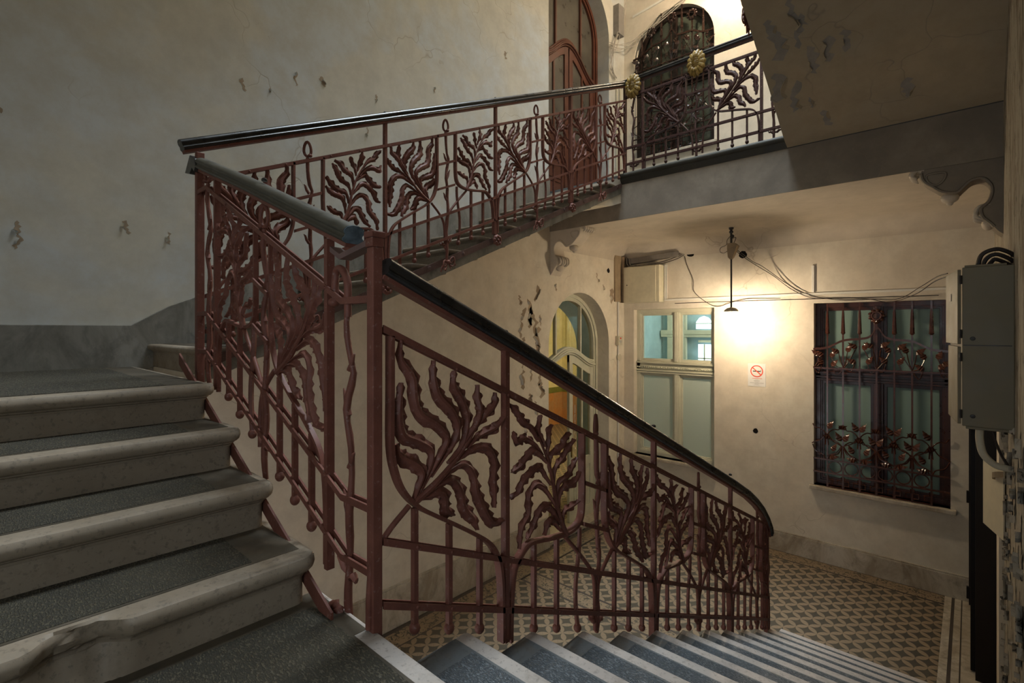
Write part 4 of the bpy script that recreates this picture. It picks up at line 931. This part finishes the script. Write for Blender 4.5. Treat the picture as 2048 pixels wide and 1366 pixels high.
# ------------------------------------------------------------------ plaster corbels under the landing beam
def corbel(label, x0, sg):
    d = thing('corbel', label, 'corbel', (x0, 5.25, .70), 'corbels under the landing beam')
    pr = [(0, 1.285), (.46, 1.285), (.47, 1.24), (.455, 1.175), (.40, 1.12), (.34, 1.07), (.26, 1.05), (.215, 1.09), (.17, 1.13), (.11, 1.13), (.07, 1.08), (.06, 1.02), (.08, .95), (.12, .905), (.11, .84), (.07, .79), (.03, .73), (0, .70)]
    sm = [(v.x, v.y) for v in catmull([Vector(a) for a in pr[1:]], 4)]
    f = lambda a, b, q: (x0 + sg * a, q, b)
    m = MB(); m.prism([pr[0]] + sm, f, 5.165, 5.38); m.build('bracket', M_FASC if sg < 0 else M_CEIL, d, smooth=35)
    m = MB()
    m.tube([f(a, b, 5.163) for a, b in sm[4:-6]], .012, 6)
    m.tube([f(*q_, 5.163) for q_ in [(.38 + .06 * math.cos(t_), 1.19 + .048 * math.sin(t_) + .012 * math.cos(2 * t_)) for t_ in [2 * PI * i / 18 for i in range(18)]]], .009, 6, closed=True)
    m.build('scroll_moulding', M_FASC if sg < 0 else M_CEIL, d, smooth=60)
    m = MB(); m.sphere(f(.30, 1.035, 5.27), .058, (1, 1.1, .75), 14, 8); m.sphere(f(.30, .995, 5.27), .022, n=10, m=6); m.build('drop_finial', M_CEIL, d, smooth=60)
    m = MB(); rnd = random.Random(3)
    for i in range(5):
        y = 5.18 + .045 * i
        m.tube(catmull([f(.07, .93, y), f(.13 + .01 * (i % 2), .92, y), f(.15, .86 - .02 * (i % 2), y + .005), f(.10, .82, y + .01)], 4), [.016] * 9 + [.012, .010, .008, .005], 6)
    m2 = MB()
    for i in range(5):
        y = 5.18 + .045 * i
        m2.tube(catmull([f(.45, 1.27, y), f(.50 + .01 * (i % 2), 1.28, y), f(.53, 1.24, y + .005), f(.50, 1.21, y + .01)], 4), [.023] * 9 + [.016, .010, .008, .005], 6)
    m2.build('leaf_ornament', M_CEIL, d, smooth=60)
    m.sphere(f(.08, .80, 5.27), .05, (.8, 1.5, 1), 10, 6); m.build('leaf_ornament', M_CEIL, d, smooth=60)
corbel('scrolled plaster corbel on the left wall, lit by the lamp, above the arched cream door', XA, 1)
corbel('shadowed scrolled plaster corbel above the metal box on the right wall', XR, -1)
# ------------------------------------------------------------------ lamps
def pendant(z, label, mb_):
    x, y = -2.21, 6.49; zc = ZU + z
    d = thing('pendant_lamp', label, 'lamp', (x, y, zc - 1.12))
    m = MB().tube([(x, y, zc - .30), (x, y, zc - 1.02)], .011, 8); m.tube([(x, y, zc), (x, y, zc - .3)], .014, 8); m.build('rod', M_DARKI, d, smooth=50)
    MB().lathe([(.03, 0), (.028, -.02), (.012, -.035), (.026, -.05), (.022, -.07), (.006, -.075)], (x, y, zc), (0, 0, 1), 12).build('ceiling_hook', M_DARKI, d, smooth=40)
    MB().sphere((x + .01, y, zc - .11), .026, (1, 1, .9), 10, 6).build('terminal', M_DARKI, d, smooth=50)
    m = MB(); m.loft([[(x - .035, y - .05, zc - .20), (x + .05, y - .05, zc - .20), (x + .05, y + .05, zc - .20), (x - .035, y + .05, zc - .20)], [(x - .037, y - .05, zc - .27), (x + .085, y - .05, zc - .235), (x + .085, y + .05, zc - .235), (x - .037, y + .05, zc - .27)],
                      [(x - .034, y - .03, zc - .37), (x + .03, y - .03, zc - .37), (x + .03, y + .03, zc - .37), (x - .034, y + .03, zc - .37)], [(x - .014, y - .012, zc - .40), (x + .014, y - .012, zc - .40), (x + .014, y + .012, zc - .40), (x - .014, y + .012, zc - .40)]]); m.build('canopy', M_BOARD, d, bevel=.004)
    m = MB().lathe([(.012, .045), (.05, .035), (.08, .012), (.086, -.01), (.080, -.012), (.06, -.002), (.0, .0)], (x, y, zc - 1.045), (0, 0, 1), 24); m.build('shade', M_PIPE, d, smooth=50)
    MB().lathe([(.016, 0), (.016, -.065), (0.001, -.065)], (x, y, zc - 1.045), (0, 0, 1), 10).build('socket', M_WHITE, d, smooth=50)
    m = MB().sphere((x, y, zc - 1.142), .042, (1, 1, 1.05), 16, 10); m.build('bulb', mb_, d, smooth=60)
    m = MB(); m.tube(catmull([(x - .004, y, zc - .1), (x - .05, y, zc - .15), (x - .06, y, zc - .21), (x - .13, y, zc - .24), (x - .135, y, zc - .29), (x - .09, y, zc - .31), (x - .03, y, zc - .28)], 4), .0035, 5); m.tube(catmull([(x + .01, y, zc - .14), (x + .055, y, zc - .13), (x + .05, y, zc - .16), (x + .03, y, zc - .20)], 4), .0035, 5); m.build('lead', M_WIRE, d)
pendant(0, 'lit bare bulb under a small flat shade on a thin rod below the landing', M_BULB)
pendant(STOREY, 'lit bulb on a thin rod above the upper landing, beyond the top of the picture', M_BULB2)
# ------------------------------------------------------------------ cables, conduits, boxes
def cable(name, pts, r, mat, label, cat='cable', group=None):
    m = MB().tube(catmull(pts, 6), r, 6); return tag(m.build(name, mat, smooth=60), label, cat, group)
cable('wire', [(-2.19, 6.49, 1.02), (-2.12, 6.6, .95), (-2.05, 6.8, .86), (-1.97, 6.95, .80), (-1.68, 7.02, .55), (-1.43, 7.03, .41), (-1.14, 7.03, .345), (-.85, 7.03, .34), (-.58, 6.9, .33), (-.36, 6.2, .40), (-.2, 5.2, .41), (-.11, 4.3, .36)], .004, M_WIRE, 'thin dark wire from the lamp past the grille top to the metal box, upper strand')
cable('wire', [(-2.19, 6.49, 1.02), (-2.13, 6.6, .93), (-2.03, 6.85, .82), (-1.86, 7.0, .68), (-1.66, 7.03, .50), (-1.43, 7.03, .38), (-1.2, 7.03, .37), (-.9, 7.03, .35), (-.66, 6.95, .30), (-.40, 6.3, .34), (-.22, 5.3, .38), (-.112, 4.3, .34)], .004, M_WIRE, 'thin dark wire from the lamp past the grille top to the metal box, lower strand')
cable('wire', [(-3.05, 7.04, 1.05), (-3.01, 7.03, .92), (-2.92, 7.03, .70), (-2.91, 7.03, .54), (-2.75, 7.02, .39), (-2.58, 7.02, .31), (-2.39, 7.02, .36), (-2.2, 7.03, .40), (-2.03, 7.04, .40), (-1.79, 7.04, .39)], .004, M_WIRE, 'loose thin wire drooping from the wall hole over the cream window')
cable('wire', [(-3.2, 7.045, .375), (-2.5, 7.045, .375), (-1.79, 7.045, .372), (-1.0, 7.045, .365), (-.25, 7.045, .36)], .0045, M_WIRE, 'straight thin wire along the wall just over both lower windows')
tag(MB().box(-3.36, -3.335, YB - .018, YB, .43, .96).box(-3.36, -.16, YB - .018, YB, .418, .443).box(-3.33, -3.318, YB - .012, YB, .45, .96).build('cable_trunking', M_WHITE, bevel=.002), 'white cable trunking running along the wall above the cream window and the grille', 'trunking')
tag(MB().box(-1.44, -1.412, YB - .018, YB, .45, .78).build('cable_trunking', M_WHITE, bevel=.002), 'short upright piece of white trunking left above the iron grille', 'trunking')
c = thing('wall_cabinet', 'cream metal wall cabinet above the cream window', 'cabinet', (-3.66, 6.95, .40))
MB().box(-3.96, -3.37, 6.89, YB, .40, .95).build('body', M_CREAM, c, bevel=.006)
o = MB().box(-3.93, -3.42, 6.875, 6.889, .41, .94).build('door', M_CREAM, c, bevel=.004)
MB().lathe([(.009, 0), (.009, .006), (0, .007)], (-3.89, 6.875, .67), (0, -1, 0), 10).build('lock', M_DARKI, o)
c = thing('cable_board', 'brown wooden cable board in the corner beside the wall cabinet', 'board', (-4.0, 6.9, .40))
MB().box(XA, XA + .028, 6.74, 6.92, .42, 1.13).build('panel', M_BOARD, c, bevel=.003); MB().box(XA + .0, -3.975, 6.93, YB, .41, 1.12).build('panel', M_BOARD, c, bevel=.003)
MB().box(-3.98, -3.95, 6.99, 7.02, .5, .52).box(-3.98, -3.95, 6.99, 7.02, .86, .88).build('bracket', M_DARKI, c)
m = MB(); m.prism([(-3.96, 1.00), (-3.13, 1.05), (-3.13, 1.13), (-3.96, 1.09)], lambda a, b, q: (a, q, b), 6.98, YB); tag(m.build('cable_duct', M_GREY, bevel=.003), 'grey metal cable duct under the ceiling above the wall cabinet', 'duct')
for k in range(4):
    cable('loose_cable', [(-3.97 + .02 * k, 6.97, 1.10), (-3.95 + .03 * k, 6.95, 1.0 - .01 * k), (-3.8 + .03 * k, 6.945, .965 + .004 * k), (-3.4, 6.96, .965 + .01 * k), (-3.15, 7.0, 1.02 + .015 * k), (-3.06, YB, 1.08)], .006, M_WIREP if k % 2 else M_WIRE, 'loose cable sagging below the grey duct on top of the wall cabinet', 'cable', 'cables under the grey duct')
def hole(y_or_x, z, r, wall, lab):
    m = MB(); rnd = random.Random(int(z * 1000)); n = 14
    if wall == 'B': pts = [(y_or_x + r * (1 + .15 * rnd.uniform(-1, 1)) * math.cos(2 * PI * i / n), YB - .003, z + r * (1 + .15 * rnd.uniform(-1, 1)) * math.sin(2 * PI * i / n)) for i in range(n)]; q = Vector((0, .02, 0))
    else: pts = [(XA + .003, y_or_x + r * (1 + .15 * rnd.uniform(-1, 1)) * math.cos(2 * PI * i / n), z + r * (1 + .15 * rnd.uniform(-1, 1)) * math.sin(2 * PI * i / n)) for i in range(n)]; q = Vector((-.02, 0, 0))
    m.loft([pts, [Vector(p_) + q for p_ in pts]]); tag(m.build('wall_hole', M_HOLE), lab, 'hole')
hole(-2.97, 1.10, .065, 'B', 'large dark hole broken in the wall at the right end of the grey duct'); hole(-3.09, 1.11, .04, 'B', 'smaller dark hole at the end of the grey duct')
hole(-2.09, -1.34, .032, 'B', 'small dark hole in the wall below the no-smoking notice'); hole(-2.25, 1.00, .05, 'B', 'dark round wall hole beside the lamp rod'); hole(6.58, .88, .035, 'A', 'small dark hole in the left wall near the cable board')
cable('conduit', [(XA + .018, 6.84, .42), (XA + .018, 6.84, -.6), (XA + .018, 6.84, -2.56)], .012, M_WHITE, 'thin white vertical conduit beside the arched cream door', 'conduit')
b = thing('alarm_box', 'small grey square box with a red mark on the vertical conduit', 'switch', (XA + .03, 6.84, -.24))
MB().box(XA + .005, XA + .06, 6.78, 6.90, -.25, -.11).build('housing', M_PIPE, b, bevel=.004); MB().box(XA + .06, XA + .062, 6.825, 6.86, -.155, -.13).build('red_mark', M_RED, b); MB().box(XA + .06, XA + .062, 6.80, 6.88, -.195, -.18).box(XA + .06, XA + .062, 6.82, 6.87, -.215, -.205).build('lettering_line', M_INKG, b)
tag(MB().lathe([(.055, 0), (.055, .025), (.045, .035), (0, .036)], (XA, 6.87, -.44), (1, 0, 0), 20).build('junction_box', M_PIPE, smooth=40), 'round cream junction box below the small grey box', 'junction box')
# no-smoking notice
n = thing('notice', 'white paper no-smoking notice taped to the wall under the lamp', 'sign', (-2.08, YB, -.75))
MB().box(-2.185, -1.965, YB - .004, YB - .001, -.755, -.455).build('paper', M_PAPER, n)
def ring(cx, cz, ro, ri, y, N=40):
    m = MB(); 
    m.loft([[(cx + r * math.cos(a), yy, cz + r * math.sin(a)) for r, yy in ((ro, y), (ri, y), (ri, y + .001), (ro, y + .001))] for a in [2 * PI * i / N for i in range(N + 1)]], cap=False); return m
m = ring(-2.075, -.555, .078, .066, YB - .0058); a = math.radians(-42); ca_, sa_ = math.cos(a), math.sin(a)
m.loft([[(-2.075 + x * ca_ - z * sa_, YB - yy, -.555 + x * sa_ + z * ca_) for x, z in ((-.07, -.006), (.07, -.006), (.07, .006), (-.07, .006))] for yy in (.0065, .0055)]); m.build('prohibition_ring', M_RED, n)
m = MB().box(-2.122, -2.03, YB - .0054, YB - .0044, -.562, -.55).box(-2.027, -2.022, YB - .0054, YB - .0044, -.562, -.536); m.build('cigarette', M_INK, n)
MB().box(-2.13, -2.01, YB - .0054, YB - .0044, -.652, -.647).build('heading_line', M_RED, n)
m = MB()
for k, (wd) in enumerate((.022, .04, .035, .035, .022, .085, .085, .03, .02, .035)): m.box(-2.075 - wd, -2.075 + wd, YB - .0052, YB - .0044, -.668 - .0078 * k, -.6655 - .0078 * k)
m.build('text_line', M_INKG, n)
# metal box with two ajar doors on the right wall
b = thing('electrical_box', 'grey-beige metal electrical box with two slightly open doors, high on the right wall', 'electrical box', (.07, 4.1, -.56))
MB().box(-.035, XR, 3.90, 4.30, -.56, .355).build('body', M_BOXP, b, bevel=.004)
MB().box(-.025, .15, 3.91, 4.29, .355, .368).build('lid', M_BOXP, b, bevel=.003); MB().box(-.02, .16, 3.905, 4.29, -.575, -.56).build('base_flange', M_BOXP, b, bevel=.003)
for z0, z1, th in ((-.088, .345, .154), (-.55, -.102, .125)):
    s_, c_ = math.sin(th), math.cos(th); f = lambda a, q: (-.040 - a * s_ - q * c_, 3.905 + a * c_ - q * s_)
    m = MB(); P4 = [f(0, 0), f(.40, 0), f(.40, .016), f(0, .016)]
    m.loft([[(x, y, z0) for x, y in P4], [(x, y, z1) for x, y in P4]]); o = m.build('door', M_BOXP, b, bevel=.003)
    m = MB()
    for zz_ in (z0 + .06, z1 - .06): m.tube([(-.042, 3.898, zz_ - .025), (-.042, 3.898, zz_ + .025)], .007, 8)
    m.build('hinge', M_DARKI, o)
    if z0 > -.3:
        x, y = f(.19, .0175); x2, y2 = f(.24, .0175); m = MB(); m.loft([[(x, y, .17), (x2, y2, .17), (x2, y2, .215), (x, y, .215)], [(x - .002, y, .17), (x2 - .002, y2, .17), (x2 - .002, y2, .215), (x - .002, y, .215)]]); m.build('label_plate', M_GREY, o)
MB().box(-.03, .17, 3.897, 3.901, -.096, -.091).build('seam', M_DARKI, b)
for x, z in ((.0, -.055), (.0, -.50)): MB().lathe([(.012, 0), (.010, .004), (0, .005)], (x + .01, 3.90, z), (0, -1, 0), 10).build('lock', M_DARKI, b)
for k in range(3): cable('cable_loop', [(.03 + .02 * k, 3.98 + .04 * k, .36), (.05 + .02 * k, 3.97 + .04 * k, .43 - .02 * k), (.11, 3.97 + .04 * k, .455 - .025 * k), (.165, 3.98 + .04 * k, .43 - .03 * k), (XR, 3.99 + .04 * k, .41 - .03 * k)], .011, M_WIRE, 'thick dark cable looping from the top of the metal box into the wall', 'cable', 'cables on top of the metal box')
m = MB().tube(catmull([(.04, 3.97, -.57), (.04, 3.97, -.64), (.055, 3.97, -.72), (.10, 3.98, -.775), (.15, 3.99, -.79), (XR, 4.0, -.795)], 6), .019, 10); tag(m.build('pipe', M_PIPE, smooth=60), 'cream bent pipe under the metal box, turning into the wall', 'pipe')
cable('cable_loop', [(.09, 3.99, -.57), (.105, 3.99, -.64), (.13, 4.0, -.72), (.16, 4.0, -.78)], .007, M_WIRE, 'dark cable hanging inside the bend of the cream pipe')
# ajar flap lower on the right wall
fl = thing('wall_flap', 'pale flap panel standing ajar below the metal box, torn tape on its corner', 'panel', (.16, 4.9, -1.43))
s_, c_ = .266, .964; f = lambda a, q: (.172 - a * s_ - q * c_, 4.74 + a * c_ - q * s_)
m = MB(); P4 = [f(0, 0), f(.36, 0), f(.36, .008), f(0, .008)]; m.loft([[(x, y, -1.43) for x, y in P4], [(x, y, -.945) for x, y in P4]]); m.build('board', M_PIPE, fl, bevel=.001)
m = MB(); rr = []
for i in range(7):
    u = i / 6; x, y = f(-.01 + .13 * u, .012 + .035 * math.sin(PI * u)); rr.append([(x, y, -.96 - .05 * u), (x - .001, y, -.96 - .05 * u), (x - .001, y, -1.0 - .05 * u), (x, y, -1.0 - .05 * u)])
m.loft(rr); m.build('torn_tape', M_BOARD, fl)
# black door in the right wall
d = thing('door_3', 'black door standing at the foot of the right wall', 'door', (.03, 6.3, ZF)); d['kind'] = 'structure'
MB().box(.0, .045, 5.62, 6.96, ZF + .01, -.5).build('door_leaf', M_BLACK, d, bevel=.003)
MB().box(.03, .155, 5.50, 5.60, ZF, -.45).build('jamb', M_BLACK, d); MB().box(-.012, .03, 6.96, 7.045, ZF, -.45).build('jamb', M_BLACK, d)
for z in (-1.72, -2.70): MB().box(-.03, -.002, 6.94, 6.97, z - .06, z + .06).build('hinge', M_BLACK, d)
struct(MB().box(.152, XR, 5.05, 5.58, ZF, -.45).build('trim_10', M_WALLC, origin=(0, 0, 0)))
# ------------------------------------------------------------------ cables in the upper corner
def up_(i): return random.Random(i)
for k in range(9):
    r = up_(k); j = lambda s_=.03: r.uniform(-s_, s_)
    cable('loose_cable', [(XA + .03, 6.75 + j(), 3.83 + j()), (XA + .05, 6.60 + j(.06), 4.0 + j(.05)), (XA + .06 + abs(j()), 6.70 + j(.1), 4.35 + j(.1)), (XA + .08, 6.85 + j(.05), 4.75 + j(.05)), (XA + .1, 6.95, 5.1)] if k < 5 else
          [(XA + .04, 6.55 + j(.05), 4.25 + j(.05)), (XA + .06, 6.8 + j(.04), 4.33 + j(.05)), (XA + .2, 6.98, 4.42 + j(.06)), (-3.7, 7.02, 4.50 + j(.05)), (-3.3, 7.02, 4.66 + j(.04)), (-2.8, 7.02, 4.85 + j(.03))],
          .005, M_WIREP, 'loose pale cable tangled in the upper landing corner' if k < 5 else 'loose pale cable drooping across the top of the arched grille', 'cable', 'tangled corner cables' if k < 5 else 'cables over the arched grille')
for k, yy in enumerate((6.80, 6.90)):
    cable('conduit', [(XA + .02, yy, 3.78), (XA + .02, yy, 2.9), (XA + .02, yy, ZL)], .02, M_PIPE, 'cream vertical pipe in the upper landing corner, ' + ('nearer the brown door' if k == 0 else 'nearer the arched grille'), 'conduit')
tag(MB().box(XA, XA + .10, 6.72, 6.88, 4.5, 4.95).build('junction_box', M_GREY, bevel=.004), 'dark grey box half hidden by cables in the upper corner', 'junction box')
m = MB().prism([(-3.88, 4.84), (-2.5, 4.98), (-2.5, 5.01), (-3.88, 4.87)], lambda a, b, q: (a, q, b), YB - .02, YB); tag(m.build('cable_trunking', M_WHITE), 'slanting pale trunking over the arched grille on the upper landing', 'trunking')
# ------------------------------------------------------------------ peeling paint
def flakes(name, parent, spots, fn, seed, size, mat, inner):
    """curled paint flakes (one mesh for the countless bits) over the ragged bare patches they left"""
    rnd = random.Random(seed); m = MB(); m2 = MB()
    for (a, b) in spots:
        L = size * rnd.uniform(.5, 1.6); wd = L * rnd.uniform(.18, .5); c = [0]
        for i in range(8): c.append(c[-1] + rnd.uniform(-.14, .14) * L)
        n = 8; lf = [0] + [rnd.uniform(.25, 1.2) * wd * .5 for _ in range(n - 1)] + [0]; rt = [0] + [rnd.uniform(.2, 1.3) * wd * .5 for _ in range(n - 1)] + [0]
        P = [fn(a + c[i] + rt[i], b + L * (i / n - .5), .0012) for i in range(n + 1)] + [fn(a + c[i] - lf[i], b + L * (i / n - .5), .0012) for i in range(n - 1, 0, -1)]
        m2.add(P, [tuple(range(len(P)))])
        i0, i1 = sorted(rnd.sample(range(1, n), 2)); i1 = max(i1, i0 + 2) if i0 < n - 2 else i1; sd = rnd.choice((-1, 1))
        rings = []
        for i in range(i0, min(i1, n) + 1):
            w_ = lf if sd < 0 else rt; e = a + c[i] + sd * w_[i]; u = (i - i0) / max(1, i1 - i0); q = w_[i] * 1.1 * math.sin(PI * min(1, u * .8 + .15))
            rings.append([fn(e + sd * .006, b + L * (i / n - .5), .001), fn(e - sd * q * .4, b + L * (i / n - .5), .010), fn(e - sd * q * .55, b + L * (i / n - .5), .020), fn(e - sd * q * .5, b + L * (i / n - .5), .022), fn(e - sd * q * .3, b + L * (i / n - .5), .013), fn(e + sd * .006, b + L * (i / n - .5), .003)])
        if len(rings) > 1: m.loft(rings)
    for o in (m2.build('bare_patch', inner, parent, fixn=False), m.build(name, mat, parent, smooth=40)): o['kind'] = 'stuff'
M_BARE = plaster('bare_plaster', (0.34, 0.26, 0.18), (0.40, 0.31, 0.22), (0.2, 0.15, 0.1), 2)
rnd = random.Random(11)
sp = [(4.58, .35), (4.58, .18), (4.58, -.01), (4.84, .24), (4.78, .16), (4.97, .11), (4.90, .02), (4.60, -.19), (4.74, .11), (4.74, -.26), (4.92, -.65), (4.97, -.78), (4.76, -.54), (4.74, -.88), (4.63, -.62), (4.95, -.1), (4.93, -.25), (4.62, -.4), (4.85, -.4), (4.9, -1.0), (4.7, -1.2), (4.85, .45), (6.3, .75), (6.45, .62), (5.3, .55), (6.68, .5)]
flakes('paint_flake', wl, sp, lambda a, b, d: (XA + d, a, b), 3, .17, M_WALLC, M_BARE)
wr = [o for o in C.objects if o.name == 'wall_right'][0]
sp = [(rnd.uniform(3.2, 5.4), rnd.uniform(-2.8, -.55)) for _ in range(150)]
flakes('paint_flake', wr, sp, lambda a, b, d: (XR - d, a, b), 5, .13, M_PEEL, M_HOLE)
wu = [o for o in C.objects if o.name == 'wall_left.001'][0]
sp = [(0.22, 0.58), (0.15, 1.27), (0.73, 0.66), (1.82, 2.03), (2.56, 2.12), (1.62, 1.87), (1.44, 1.84), (2.48, 1.78), (0.96, 0.62), (2.07, 2.09), (4.3, 3.22), (3.26, 2.44), (.2, .5)]
flakes('paint_flake', wu, sp, lambda a, b, d: (XA + d, a, b), 9, .085, M_WALL, M_BARE)
def zsof(y):
    for (a, za), (b, zb) in zip(low, low[1:]):
        if b <= y <= a: return za + (zb - za) * (a - y) / (a - b)
    return low[0][1]
M_BLEACH = plaster('grey_undercoat', (0.30, 0.28, 0.25), (0.36, 0.32, 0.27), (0.2, 0.16, 0.1), 2)
sp = [(-0.97, 4.07), (-1.12, 4.14), (-0.91, 4.22), (-0.92, 4.45), (-1.18, 4.58), (-0.99, 4.77), (-0.68, 4.39), (-0.35, 4.85), (-0.91, 4.93), (-1.09, 4.27), (-1.04, 4.69), (-0.77, 4.41)]
so = [SOFM]
flakes('paint_flake', SOFM, sp, lambda a, b, d: (a, b, zsof(b) - d), 15, .16, M_SOFF, M_BLEACH)
